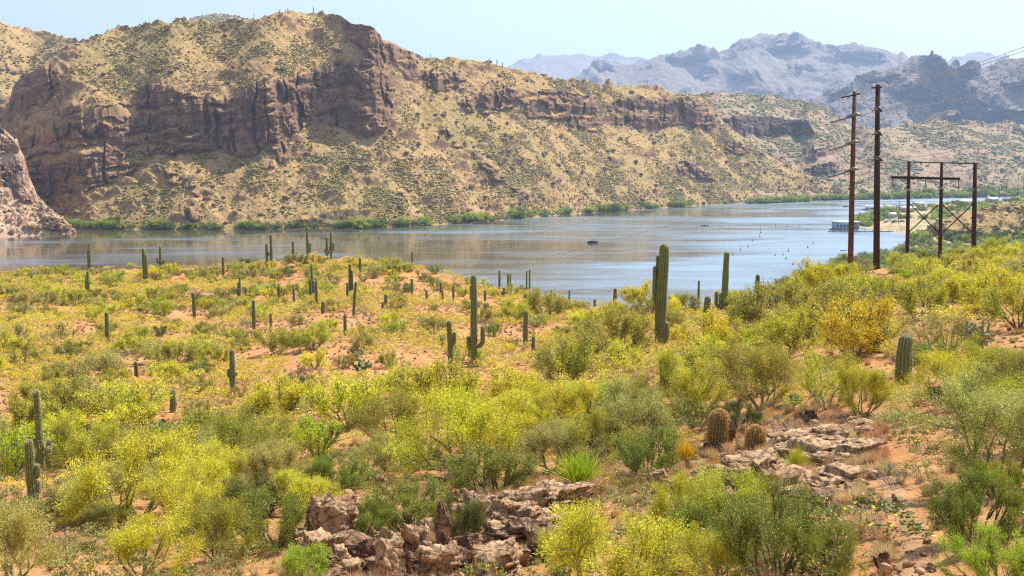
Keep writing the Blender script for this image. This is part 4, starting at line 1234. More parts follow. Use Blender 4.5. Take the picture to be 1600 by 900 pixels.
def pbuild(mb, name, mat, root, smooth=False): return mb.build(name, mat, root, smooth)
A = lambda x, y, dz=0: rel(poleA, px_at(x, y, DP + dz))
pbuild(MB().tube([A(1328, 446), A(1331.5, 290), A(1335.5, 143)], [.33, .29, .21], 12), "pole", MAT_POLEL, poleA)
pbuild(MB().tube([A(1315, 152.5, .6), A(1344, 146.5, -.6)], .09, 6), "crossarm", MAT_POLE, poleA)
for (x0, y0, x1, y1) in ((1328.5, 182, 1297, 191.5), (1326, 224.5, 1294, 235.5), (1325, 267, 1292.5, 277)):
    insulator(poleA, A(x0 + 2, y0, -.4), A(x1, y1, -2.0), .19, 12)
    m = MB().tube([A(x0 - 1, y0 - .5, -.3), A(x0 + 9, y0 - 3.5, -.6), A(x0 + 18, y0 - 2.5, -.7)], [.1, .22, .08], 8)
    pbuild(m, "clamp", MAT_STEEL, poleA)
    m = MB().tube([A(x0 + 2, y0 + 1, .2), A(x0 + 17, y0 - 4.5, 1.0)], .06, 5); pbuild(m, "bracket", MAT_POLE, poleA)
    m = MB().tube([A(x0 - 1.5, y0 - 2.2, 0), A(x0 - 1.5 + .2, y0 + 2.5, 0)], .30, 12); pbuild(m, "band", MAT_STEEL, poleA)
Bp = lambda x, y, dz=0: rel(poleB, px_at(x, y, DP - 2 + dz))
pbuild(MB().tube([Bp(1369.3, 446), Bp(1370.2, 290), Bp(1371.8, 132)], [.36, .33, .25], 12), "pole", MAT_POLE, poleB)
pbuild(MB().tube([Bp(1362, 137.5, .3), Bp(1378, 136.2, -.3)], .10, 6), "crossarm", MAT_POLE, poleB)
pbuild(MB().tube([Bp(1362.8, 138), Bp(1362.6, 134)], .08, 6), "pin_insulator", MAT_INSULD, poleB)
for y in (170, 207, 247):
    pbuild(MB().tube([Bp(1371.3, y - 3.2), Bp(1371.2, y + 2.8)], .34, 12), "band", MAT_STEEL, poleB)
    pbuild(MB().tube([Bp(1371, y - 3, -.3), Bp(1377.5, y + 4, -1.2)], .11, 6), "bracket", MAT_POLE, poleB)
    insulator(poleB, Bp(1369.5, y + 1.5, .3), Bp(1362, y + 3.5, .6), .11, 4, mat=MAT_INSULD)
# three-pole frame
DH = 126.0
frame = empty("pylon", tuple(at_d(1470, 420, DH))); tag(frame, "three-pole timber power line frame with crossarm and X braces", "power pole frame")
Hh = lambda x, y, dz=0: rel(frame, at_d(x, y, DH + dz))
PL = ((1416.8, 430, 1420.5, 252, 5.2), (1468.2, 420, 1471.6, 253, 5.0), (1521, 410, 1523.8, 254, 6.2))
for (bx, by, tx, ty, w) in PL:
    r = w / 2 / FPX * DH
    pbuild(MB().tube([Hh(bx, by), Hh((bx + tx) / 2, (by + ty) / 2), Hh(tx, ty)], [r * 1.12, r * 1.02, r * .82], 10), "pole", MAT_POLE, frame)
pbuild(MB().tube([Hh(1416, 253), Hh(1472, 254.4), Hh(1530, 255.6)], .075, 6), "static_bar", MAT_POLE, frame)
c0, c1 = Hh(1392.5, 277, -.35), Hh(1500, 279.5, -.35)
dv = c1 - c0; L_ = np.linalg.norm(dv); ex = dv / L_; ez = np.array([0, 0, 1.0]); ey = np.cross(ez, ex)
pbuild(MB().box((c0 + c1) / 2, (L_, .16, .30), rot=np.stack([ex, ey, np.cross(ex, ey)], 1), bev=0), "crossarm", MAT_POLE, frame)
for (x0, y0, x1, y1) in ((1421, 318, 1466, 363), (1421, 362, 1466, 320), (1473, 320, 1521, 366), (1474, 363, 1521, 318)):
    k = .2 if y0 < y1 else -.2
    pbuild(MB().tube([Hh(x0, y0, k), Hh(x1, y1, k)], .075, 6), "brace", MAT_POLE, frame)
for (x0, y0, x1, y1) in ((1394.5, 279.5, 1396.5, 292.5), (1445.8, 280.5, 1447, 294), (1497.5, 281.5, 1498, 296)):
    insulator(frame, Hh(x0, y0, -.4), Hh(x1, y1, -.4), .095, 8, mat=MAT_INSULD)
for (x0, y0) in ((1419.8, 297), (1471, 294), (1523, 296)):
    insulator(frame, Hh(x0 - 7, y0 - 1.5, -.9), Hh(x0 - 1, y0, -.3), .10, 4)
    insulator(frame, Hh(x0 + 1, y0, .2), Hh(x0 + 5, y0 + 4.5, .9), .10, 4)
    pbuild(MB().tube([Hh(x0 - .5, y0 - 2), Hh(x0 - .5, y0 + 2)], .24, 10), "band", MAT_STEEL, frame)

def wire(a, b, sag, lab, r=.022, grp="power line wires", n=28, mat=MAT_WIRE):
    a, b = np.array(a, float), np.array(b, float)
    u = np.linspace(0, 1, n)[:, None]
    p = a + (b - a) * u
    p[:, 2] -= (4 * sag * u * (1 - u))[:, 0]
    o = MB().tube(p, r, 4, cap=False).build("power_line", mat)
    tag(o, lab, "power line", grp)
P1 = lambda x, y: at_d(x, y, DP)
# leftwards over the lake: the far ends hang from a tower beyond the left edge
for k, ((x0, y0), (x1, y1, d1), sg, lab) in enumerate([
    ((1297, 191.5), (-260, 432, 190), 7.0, "uppermost thin conductor crossing the lake to the left"),
    ((1294, 235.5), (-260, 462, 186), 7.0, "middle thin conductor crossing the lake to the left"),
    ((1292.5, 277), (-260, 492, 182), 7.2, "lowest thin conductor crossing the lake to the left"),
    ((1315, 152.5), (-260, 405, 192), 6.0, "static wire running left from the top of the insulator pole")]):
    wire(at_d(x0, y0, DP - (2 if k < 3 else 0)), at_d(x1, y1, d1), sg, lab, .020)
for (x0, y0), (x1, y1, d1), lab in [((1376, 136), (1720, 28, 62), "highest of the wires rising out at the right edge"), ((1376, 138), (1720, 36, 60), "second highest wire rising out at the right edge"),
                               ((1377, 172), (1720, 96, 64), "middle wire leaving the dark pole to the right edge"), ((1377, 209), (1720, 160, 66), "lower wire leaving the dark pole to the right edge"),
                               ((1377, 249), (1720, 182, 66), "lowest wire leaving the dark pole to the right edge")]:
    wire(P1(x0, y0), at_d(x1, y1, d1), .5, lab, .022)
for (x0, y0), (x1, y1), lab in [((1376, 136), (1471, 254), "thin wire from the dark pole's top down to the frame"), ((1377, 174), (1419, 296), "thin wire from the dark pole to the frame's left pole"),
                                ((1377, 210), (1471, 293), "thin wire from the dark pole to the frame's middle pole"), ((1377, 250), (1522, 295), "thin wire from the dark pole to the frame's right pole"),
                                ((1344, 147), (1371, 168), "short jumper from the insulator pole's crossarm to the dark pole")]:
    wire(P1(x0, y0), at_d(x1, y1, DH if 'frame' in lab else DP - 2), .6, lab, .016, mat=MAT_POLE)
for (x0, y0, x1, y1, lab) in ((1343, 179, 1369, 170, "uppermost jumper loop between the two tall poles"), (1343, 222, 1369, 207, "middle jumper loop between the two tall poles"), (1342, 264, 1369, 247, "lowest jumper loop between the two tall poles")):
    wire(at_d(x0, y0, DP - .7), at_d(x1, y1, DP - 2), .25, lab, .035)
for x0, y0, x1, y1, lab in ((1524, 374, 1578, 400, "pale guy wire slanting down from the frame's right pole"), (1524, 376, 1560, 402, "second pale guy wire beside the frame's right pole")):
    wire(at_d(x0, y0, DH), gpt(x1, y1), 0, lab, .035, "guy wires of the frame", 4)

# ------------------------------------------------------------------ naming of the many plants and rocks by what stands next to them
LM = [(1033, 480, "the tallest saguaro"), (741, 500, "the two-armed saguaro"), (703, 560, "the leaning one-armed saguaro"), (1130, 440, "the slender lakeside saguaro"), (1410, 570, "the fat ribbed saguaro"), (1103, 500, "the short saguaro near the tallest"),
      (52, 740, "the stout knobby saguaro"), (66, 640, "the tall left-edge saguaro"), (364, 590, "the small stubby-armed saguaro"), (271, 625, "the squat clearing saguaro"), (168, 510, "the lone left hillside saguaro"), (304, 480, "the single saguaro below the twins"),
      (228, 415, "the joined twin saguaros"), (251, 405, "the cross-shaped saguaro"), (140, 400, "the leftmost water saguaros"), (137, 445, "the close left pair of saguaros"), (349, 418, "the small brow saguaro"), (374, 450, "the slim saguaro pair"),
      (421, 395, "the brow saguaro pair"), (481, 375, "the hooked saguaro"), (515, 385, "the armed pair on the highest brow"), (548, 440, "the group of three saguaros"), (555, 470, "the tilted saguaro"), (490, 450, "the cluster of four saguaros"),
      (397, 495, "the saguaro half hidden in brush"), (540, 508, "the lone dark saguaro"), (600, 470, "the stump-like saguaros"), (644, 450, "the single slim mid-slope saguaro"), (690, 460, "the thin saguaro pair"), (790, 440, "the saguaros on the reddish brow"),
      (825, 440, "the very thin waterside saguaros"), (821, 515, "the medium armless saguaro"), (961, 460, "the rounded waterside saguaro"), (1183, 445, "the dark rounded saguaro"), (1119, 675, "the larger barrel cactus"), (1180, 690, "the smaller barrel cactus"),
      (1329, 415, "the insulator-hung pole"), (1370, 425, "the dark tall pole"), (1418, 405, "the frame's left pole"), (1470, 400, "the frame's middle pole"), (1522, 385, "the frame's right pole"),
      (690, 830, "the upright dark slab rock"), (500, 825, "the big pink boulder"), (840, 780, "the long grey slab"), (1395, 740, "the black dead shrub"), (1430, 860, "the sandy path"), (1222, 658, "the grey dead bush"), (213, 577, "the very short saguaro")]
ORD = ["nearest", "second nearest", "third nearest", "fourth nearest", "fifth nearest", "sixth nearest", "seventh nearest", "eighth nearest", "ninth nearest", "tenth nearest"] + [f"{w} nearest" for w in
       ("eleventh", "twelfth", "thirteenth", "fourteenth", "fifteenth", "sixteenth", "seventeenth", "eighteenth", "nineteenth", "twentieth", "twenty-first", "twenty-second", "twenty-third", "twenty-fourth", "twenty-fifth", "twenty-sixth", "twenty-seventh", "twenty-eighth", "twenty-ninth", "thirtieth")]
PENDING = []
USED = set()
def pend(o, noun, adj, px, py): PENDING.append((o, noun, adj, px, py))
def settle_labels():
    bins = {}
    for o, noun, adj, px, py in PENDING:
        L = min(LM, key=lambda l: (l[0] - px) ** 2 + 1.6 * (l[1] - py) ** 2)
        dx, dy = px - L[0], py - L[1]
        if abs(dx) > abs(dy): dr = "left of" if dx < 0 else "right of"
        else: dr = "behind" if dy < 0 else "in front of"
        bins.setdefault((noun, adj, dr, L[2]), []).append((dx * dx + dy * dy, o))
    for (noun, adj, dr, lm), lst in bins.items():
        lst.sort(key=lambda q: q[0])
        for i, (_, o) in enumerate(lst):
            w = "" if len(lst) == 1 else ", " + ORD[min(i, len(ORD) - 1)]
            lb = f"{adj} {noun}{w} {dr} {lm}"
            if len(lb.replace("-", " ").split()) > 16: lb = lb.replace(" tree,", ",").replace("nearest ", "")
            o["label"] = lb

KM = {}
def proto_tree(name, tm, cm):
    """an Empty with a trunk and a crown; later copies share both meshes"""
    r = bpy.data.objects.new(name, None)
    t_ = bpy.data.objects.new("trunk", tm); c_ = bpy.data.objects.new("crown", cm)
    t_.parent = r; c_.parent = r
    return r, (t_, c_)
PT = {}
def place(kind, px, py, hp, wf, tint, rz, label=None, adj="", noun="", cat="", group="", sink=.02):
    P = gpt(px, py); d = float(np.hypot(P[0], P[1])); h = hp / FPX * d
    return place_m(kind, P, d, h, wf, tint, rz, label, adj, noun, cat, group, px, py, sink)
NAME = dict(pv="palo_verde_tree", sh="green_shrub", brit="brittlebush", bursage="low_shrub", broom="broom_shrub", dead="dead_bush")
def place_m(kind, P, d, h, wf, tint, rz, label, adj, noun, cat, group, px, py, sink=.02, lod=None):
    var = PR.randrange(100)
    if kind in ('pv', 'sh'):
        lod = lod or ('near' if d < (42 if kind == 'pv' else 34) else ('mid' if d < 75 else 'far'))
        L = PROTO[f"{kind}_{lod}"]; q = L[var % len(L)]
        if kind == 'pv' and lod == 'near' and h * FPX / d > 95 and var % 5 == 2: q = L[3]
        if lod == 'far':
            o = bpy.data.objects.new(NAME[kind], q); COL.objects.link(o); o["tint"] = tint
        else:
            o = bpy.data.objects.new(NAME[kind], None); COL.objects.link(o)
            for nm, me in (("trunk", q[0]), ("crown", q[1])):
                c = bpy.data.objects.new(nm, me); COL.objects.link(c); c.parent = o; c["tint"] = tint
    else:
        L = PROTO[kind]
        o = bpy.data.objects.new(NAME[kind], L[var % len(L)]); COL.objects.link(o); o["tint"] = tint
    o.location = (P[0], P[1], P[2] - sink * h)
    o.scale = (h * wf, h * wf * (1 + .15 * math.sin(var)), h)
    o.rotation_euler = (0, 0, rz)
    tag(o, label, cat, group)
    if not label: pend(o, noun, adj, px, py)
    return o

PVT = {"yellow": (.66, .61, .04), "olive": (.38, .35, .05), "pale olive": (.48, .44, .12), "yellow-green": (.50, .50, .045), "golden": (.72, .50, .04)}
SHT = {"green": (.25, .285, .038), "dark green": (.14, .155, .03), "bright green": (.42, .50, .035), "olive-green": (.35, .32, .055)}
def jit(c, a=.12):
    k = 1 + PR.uniform(-a, a)
    return [min(1, x * k * (1 + PR.uniform(-.06, .06))) for x in c]

# (kind, base x, base y, height px, width/height, tint, label)
HAND = [
 ('pv', 735, 745, 150, 1.15, "yellow", "large yellow palo verde tree with a pale forked trunk at centre"),
 ('pv', 610, 700, 95, 1.2, "olive", None), ('pv', 545, 670, 85, 1.3, "yellow", None), ('sh', 497, 712, 60, 1.1, "bright green", "bright lime-green shrub left of the big central palo verde"),
 ('pv', 375, 745, 110, 1.2, "olive", "bare-branched olive palo verde in the lower left"), ('pv', 215, 815, 150, 1.1, "yellow", "yellow palo verde with pale crooked branches at lower left"),
 ('pv', 225, 905, 110, 1.4, "yellow", "bright yellow palo verde at the bottom left"), ('pv', 22, 915, 145, 1.0, "pale olive", "feathery olive palo verde in the bottom left corner"),
 ('pv', 345, 885, 120, 1.1, "olive", None), ('pv', 290, 770, 90, 1.2, "pale olive", None), ('pv', 140, 735, 90, 1.2, "yellow-green", None),
 ('sh', 12, 745, 75, .9, "bright green", "bright green shrub at the left edge by the stout saguaro"), ('sh', 92, 812, 36, 1.4, "dark green", None), ('pv', 430, 770, 90, 1.2, "pale olive", None),
 ('pv', 1556, 765, 180, 1.1, "pale olive", "very large feathery palo verde filling the right side"), ('pv', 1595, 700, 130, 1.1, "yellow-green", None),
 ('pv', 960, 925, 150, 1.35, "yellow", "bright yellow palo verde at the bottom centre"), ('pv', 1065, 840, 110, .8, "yellow", "airy yellow palo verde in front of the pale rocks"), ('pv', 1120, 925, 105, 1.2, "yellow-green", None), ('pv', 880, 905, 90, 1.1, "yellow-green", None),
 ('pv', 1190, 640, 115, 1.2, "olive", "dark-branched palo verde behind the barrel cacti"), ('pv', 1075, 640, 100, 1.3, "yellow", None), ('pv', 1290, 640, 95, 1.1, "yellow", None), ('pv', 1345, 650, 90, 1.0, "yellow-green", None),
 ('pv', 1335, 560, 95, 1.15, "golden", "palo verde covered in golden-orange flowers right of centre"), ('pv', 1270, 460, 55, 1.2, "yellow", None), ('pv', 1435, 500, 70, 1.1, "yellow-green", None), ('pv', 1190, 520, 80, 1.3, "olive", None),
 ('pv', 1000, 690, 90, 1.3, "pale olive", None), ('pv', 880, 690, 90, 1.3, "yellow", None), ('pv', 885, 605, 85, 1.1, "olive", None), ('pv', 960, 560, 80, 1.3, "olive", None), ('pv', 1000, 480, 40, 1.6, "yellow", None),
 ('pv', 860, 500, 48, 1.3, "olive", None), ('pv', 1480, 640, 100, 1.1, "yellow", None), ('pv', 1555, 620, 90, 1.2, "yellow-green", None), ('pv', 1590, 520, 80, 1.1, "yellow-green", None),
 ('sh', 1210, 905, 140, 1.15, "green", "large green shrub at the bottom right of centre"), ('sh', 1120, 870, 90, 1.2, "green", None), ('sh', 1285, 905, 90, 1.0, "green", None), ('sh', 1522, 850, 110, 1.05, "green", "broad green shrub in the lower right beside the path"),
 ('sh', 1560, 925, 95, 1.3, "bright green", "bright green shrub in the bottom right corner"), ('sh', 640, 835, 85, 1.25, "green", "green shrub rising behind the pink boulder"), ('sh', 765, 770, 75, 1.5, "green", None), ('sh', 575, 850, 60, 1.1, "green", None),
 ('sh', 940, 705, 70, 1.1, "dark green", None), ('sh', 1010, 745, 75, 1.2, "green", None), ('sh', 720, 860, 85, .8, "dark green", None), ('sh', 480, 915, 60, 1.3, "bright green", "yellow-green shrub at the bottom edge left of the boulders"),
 ('sh', 400, 810, 65, 1.3, "dark green", None), ('sh', 430, 860, 90, 1.3, "green", None), ('sh', 530, 770, 60, 1.4, "green", None), ('sh', 1585, 610, 60, 1.1, "dark green", None), ('sh', 1150, 680, 50, 1.2, "dark green", None), ('sh', 1090, 665, 45, 1.3, "green", None),
 ('sh', 410, 650, 34, 1.5, "bright green", "bright green mounded shrub in the left middle"), ('sh', 222, 535, 26, 1.0, "bright green", "small bright green tree on the left hillside"), ('sh', 617, 525, 26, 1.5, "bright green", "bright green shrub in the centre of the hillside"), ('sh', 845, 640, 45, 1.3, "bright green", None),
 ('broom', 905, 757, 62, 1.3, "bright green", "grassy bright green broom-like shrub right of centre"), ('broom', 1070, 722, 42, 1.1, "golden", "small golden grassy shrub left of the larger barrel cactus"), ('broom', 1245, 738, 52, .7, "yellow-green", "tufted yellow-green shrub growing on the pale rocks"),
 ('broom', 1555, 745, 30, 1.4, "yellow-green", None), ('sh', 1560, 780, 60, 1.0, "bright green", None), ('pv', 690, 650, 90, 1.2, "yellow-green", None), ('pv', 800, 640, 70, 1.3, "yellow", None),
 ('pv', 480, 800, 70, 1.3, "yellow", None), ('pv', 590, 740, 60, 1.3, "pale olive", None), ('sh', 655, 730, 40, 1.6, "green", None), ('pv', 1235, 560, 80, 1.2, "yellow-green", None), ('pv', 1120, 560, 75, 1.2, "yellow", None),
]
OCC = []           # (x, y, r) world discs already taken
CELL = {}
def occupy(x, y, r, k='p'):
    OCC.append((x, y, r)); CELL.setdefault((int(x // 4), int(y // 4)), []).append((x, y, r))
def free(x, y, r, f=1.0):
    a, b = int(x // 4), int(y // 4)
    for i in range(a - 2, a + 3):
        for j in range(b - 2, b + 3):
            for (u, v, w) in CELL.get((i, j), ()):
                if (u - x) ** 2 + (v - y) ** 2 < ((r + w) * f) ** 2: return False
    return True
NOUN = dict(pv=("palo verde tree", "palo verde", "palo verde trees on the slope"), sh=("green-leaved shrub", "shrub", "leafy shrubs on the slope"), broom=("broom-like shrub", "shrub", "broom-like shrubs"),
            brit=("flowering mound of brittlebush", "brittlebush", "brittlebush mounds on the slope"), bursage=("low grey-green shrub", "low shrub", "low grey-green shrubs"), dead=("bare dead bush", "dead bush", "dead bushes"))
for (kind, x, y, hp, wf, tn, lab) in HAND:
    P = gpt(x, y); d = float(np.hypot(P[0], P[1])); h = height_to(x, y - hp, P)
    wf = wf / (1.08 if kind in ("pv", "sh") else 1)
    tint = jit((PVT if kind in ('pv', 'broom') and tn in PVT else SHT)[tn], .06)
    nn, cat, grp = NOUN[kind]
    place_m(kind, P, d, h, wf, tint, PR.uniform(0, 6.28), lab, tn, {"sh": "shrub"}.get(kind, nn), cat, grp, x, y)
    occupy(P[0], P[1], h * wf * (.42 if d < 60 else .5))
for (x, y, hp, lab, t_) in ((1222, 672, 24, "pale grey dead bush at the top of the pale rocks", (.5, .45, .4)), (1397, 757, 32, "black dead shrub beside the sandy path", (.1, .09, .08)), (720, 750, 34, "tangle of grey dead branches under the central palo verde", (.3, .28, .27))):
    place('dead', x, y, hp, 1.4, list(t_), 1.0, lab, cat="dead bush", group="dead bushes")

# ------------------------------------------------------------------ rocks lifted one by one
def rock(x, y, w, hpx, lab=None, dark=False, var=None, rz=None, tilt=(0, 0), adj="pinkish", depth=.8, sink=.1):
    P = gpt(x, y); d = float(np.hypot(P[0], P[1]))
    L = ROCKSD if dark else ROCKS
    me = L[(var if var is not None else PR.randrange(100)) % len(L)]
    o = link("rock", me)
    sx = w / FPX * d * .64; sz = hpx / FPX * d * (1.32 if x < 760 and y > 780 else 1.2)
    o.scale = (sx, sx * depth, sz)
    o.rotation_euler = (tilt[0], tilt[1], rz if rz is not None else PR.uniform(-.5, .5))
    o.location = (P[0], P[1], P[2] - sink * sz)
    tag(o, lab, "rock", "rocks among the near shrubs")
    if not lab: pend(o, "rock", adj if not dark else "dark brown", x, y - hpx / 2)
    occupy(P[0], P[1], sx * .7)
    return o
rock(520, 862, 95, 60, "big pink boulder at the bottom left of the rock group", var=1, rz=.3)
rock(500, 850, 70, 62, "tall rounded pink boulder behind the big bottom left one", var=2)
rock(548, 840, 55, 40, "brown boulder leaning on the big pink one's right side", var=3, dark=True)
rock(596, 775, 36, 26, "small pink rock poking out among shrubs above the boulders", var=4)
rock(545, 800, 50, 22, "flat tan rock on top of the pink boulder group", var=5)
rock(530, 905, 80, 40, var=6); rock(575, 905, 60, 45, dark=True); rock(580, 862, 34, 24); rock(605, 880, 60, 34, var=0); rock(610, 915, 70, 50, "large lichen-stained tan boulder at the bottom edge", var=7); rock(655, 905, 70, 60, var=3)
rock(688, 875, 34, 66, "upright dark slab rock standing on end at the bottom", dark=True, var=1, tilt=(0, .12), rz=.1)
rock(706, 890, 30, 55, "second upright dark slab leaning against the first", dark=True, var=3, tilt=(0, -.25))
rock(720, 905, 90, 34, dark=True); rock(660, 850, 50, 24); rock(745, 885, 40, 30, dark=True)
rock(770, 905, 80, 36, "layered grey-pink slab at the bottom centre", var=0, tilt=(0, -.3)); rock(800, 890, 70, 44, dark=True)
rock(845, 815, 150, 42, "long grey slab slanting up to the right at centre bottom", var=3, dark=False, rz=-.15, tilt=(0, -.28), depth=.5)
rock(790, 830, 100, 34, "grey slab lying below the long slanting one", var=0, rz=-.1, tilt=(0, -.22), depth=.6)
rock(890, 775, 60, 24, dark=True); rock(750, 800, 60, 24, dark=True); rock(765, 790, 40, 14); rock(725, 785, 34, 14); rock(840, 855, 60, 30, dark=True); rock(780, 855, 70, 30, var=3)
rock(1180, 765, 70, 42, "rounded pale boulder at the head of the path rocks", var=2); rock(1150, 780, 60, 46, "pale knobby boulder left of the rounded one", var=1); rock(1135, 790, 44, 32); rock(1205, 780, 60, 36, var=4)
rock(1030, 775, 50, 40, "pale boulder edge behind the airy yellow palo verde", var=5); rock(1055, 785, 40, 30, dark=True); rock(1100, 745, 46, 14); rock(1140, 735, 50, 16); rock(1215, 750, 80, 22, var=6, adj="pale")
rock(1136, 700, 20, 36, "narrow dark rock leaning beside the larger barrel cactus", dark=True, var=2, tilt=(0, .15)); rock(1106, 714, 34, 16, dark=True)
rock(1195, 722, 44, 14); rock(1168, 722, 30, 12); rock(1268, 665, 34, 24, "dark knobby boulder on the skyline of the pale rocks", dark=True, var=0); rock(1275, 672, 22, 12, adj="pink")
rock(1245, 700, 100, 20, var=2, adj="pale"); rock(1300, 700, 50, 18, adj="pale"); rock(1320, 690, 36, 16); rock(1340, 705, 60, 18, var=1, adj="tan"); rock(1290, 725, 70, 14, adj="tan"); rock(1350, 680, 40, 12); rock(1370, 690, 30, 9)
rock(1240, 790, 80, 30, var=5, adj="pale"); rock(1285, 770, 60, 20, adj="pale"); rock(1215, 800, 60, 20, dark=True); rock(1310, 728, 14, 9, dark=True); rock(1200, 690, 40, 14)
rock(1400, 805, 17, 22, "small dark rock standing in dry orange grass by the path", dark=True, var=1); rock(1383, 890, 34, 30, dark=True); rock(1455, 890, 22, 10, adj="tan"); rock(1353, 725, 10, 9, dark=True)
rock(40, 548, 26, 10, "dark boulder on the left hillside near the edge", dark=True); rock(56, 545, 16, 10, dark=True); rock(28, 551, 14, 8, dark=True); rock(185, 625, 30, 6, adj="flat"); rock(140, 632, 26, 7, dark=True)
rock(1500, 590, 40, 10, adj="tan"); rock(1550, 560, 50, 10, adj="tan"); rock(1530, 500, 18, 8); rock(545, 780, 24, 12, adj="tan"); rock(470, 860, 40, 26); rock(640, 780, 20, 10)
for k, (x, y, w, h, dk) in enumerate([(500, 895, 120, 44, 0), (560, 885, 120, 42, 1), (620, 880, 110, 40, 0), (640, 912, 130, 46, 1), (700, 912, 120, 44, 0), (560, 915, 120, 36, 0), (750, 870, 120, 40, 1), (790, 905, 140, 44, 0), (830, 850, 150, 40, 1), (860, 795, 130, 34, 0), (900, 785, 90, 26, 1),
                                      (820, 830, 160, 40, 0), (740, 840, 90, 30, 1), (690, 845, 80, 26, 0), (860, 880, 90, 40, 1), (1130, 765, 120, 34, 0), (1190, 745, 150, 30, 0), (1235, 765, 140, 34, 0), (1260, 720, 150, 28, 0), (1180, 800, 110, 30, 1), (1290, 690, 130, 22, 0),
                                      (1330, 715, 90, 20, 0), (1100, 775, 90, 30, 1), (1215, 695, 110, 18, 0), (1310, 750, 90, 20, 0), (1270, 795, 100, 28, 1), (1340, 670, 90, 14, 0), (1250, 680, 70, 14, 1)]):
    rock(x, y, w, h, dark=bool(dk), var=(0, 3, 6)[k % 3] if not dk else (0, 2, 4)[k % 3], rz=-.2 + PR.uniform(-.15, .15), tilt=(PR.uniform(-.1, .1), -.22 + PR.uniform(-.12, .08)), adj="layered tan" if not dk else "", depth=PR.uniform(.6, .9), sink=.22)
for k in range(70):      # loose stones and ledges of the outcrop beside the path
    while True:
        x, y = PR.uniform(1050, 1400), PR.uniform(655, 800)
        if in_any(SOIL_PATCH[:1], [x], [y])[0] and x < 1390: break
    rock(x, y, PR.uniform(9, 38), PR.uniform(4, 13), adj=PR.choice(["pale", "tan", "pinkish"]))
for k in range(26):
    x, y = PR.uniform(455, 900), PR.uniform(800, 905)
    rock(x, y, PR.uniform(14, 44), PR.uniform(8, 26), dark=PR.random() < .45, adj=PR.choice(["pink", "tan", "brown"]))

# ------------------------------------------------------------------ scattering on the near slope
def cand(n, tmin=0.0, tmax=1.0, xmin=-120, xmax=1720):
    px = RNG.uniform(xmin, xmax, n * 4); t = RNG.uniform(tmin, tmax, n * 4)
    py = 930 - t * (930 - crest(px))
    d = gdist(px, py); d2 = gdist(px, 930 - (t - .01) * (930 - crest(px)))
    w = d * np.abs(d - d2); w /= w.max()
    keep = np.where(RNG.random(len(w)) < w)[0]
    return px[keep], py[keep], t[keep], d[keep]
def openness(px, t):
    """0 = closed thicket, 1 = open hillside"""
    left = np.clip((900 - px) / 120, 0, 1)
    up = np.clip((t - .52) / .12, 0, 1)
    return left * up
counts = dict(pv=0, sh=0, brit=0, bursage=0)
STUFF = {k: [] for k in ('side', 'brit', 'bursage', 'grass', 'pebble', 'sh_far')}
PTALL = [p for p in ()]
def hides_cactus(x, y, wpx, hpx):
    for s in SAG:
        big = s[4] >= 5
        reach = s[4] / 2 + max([a[2] for a in s[5]] + [0])
        if abs(x - s[0]) > wpx * .60 + (reach if big else 1.5): continue
        if y < s[1] - 1: continue
        lim = s[1] - (s[1] - s[3]) * (.10 if s[4] > 9 else (.16 if big else .35))
        if y - hpx * .92 < lim and y < s[1] + hpx + 60: return True
    return False
px, py, t_, dd_ = cand(26000)
P_ = gpt(px, py)
patch = in_any(SOIL_PATCH, px, py)
clumpn = fbm(P_[:, 0] / 16, P_[:, 1] / 16, P_[:, 0] * 0, 3, 700)
op_ = openness(px, t_)
for i in range(len(px)):
    if counts['pv'] >= 300: break
    x, y = P_[i, 0], P_[i, 1]; o_ = op_[i]; d = dd_[i]
    if patch[i] or t_[i] < .06: continue
    brow = t_[i] > .95
    if o_ > .5 and not brow and clumpn[i] < -.05: continue
    if o_ > .5 and not brow and PR.random() < .45: continue
    h = (1.25 + 1.35 * PR.random() ** 1.4) * (1.0 if o_ < .5 else .92)
    if d < 40: h = min(h, .055 * d + .3)
    wf = PR.uniform(1.15, 1.6)
    r = h * wf * .5
    if not free(x, y, r, .56 if o_ < .5 else .9): continue
    tn = PR.choices(list(PVT), [(.34 if o_ < .5 else .12), .26, .14, .26, .004])[0]
    if hides_cactus(px[i], py[i], h * wf / d * FPX, h / d * FPX): continue
    nn, cat, grp = NOUN['pv']
    place_m('pv', P_[i], d, h, wf, jit(PVT[tn]), PR.uniform(0, 6.28), None, tn, nn, cat, grp, px[i], py[i])
    occupy(x, y, r * .8); counts['pv'] += 1
px, py, t_, dd_ = cand(30000)
P_ = gpt(px, py); patch = in_any(SOIL_PATCH, px, py); op_ = openness(px, t_)
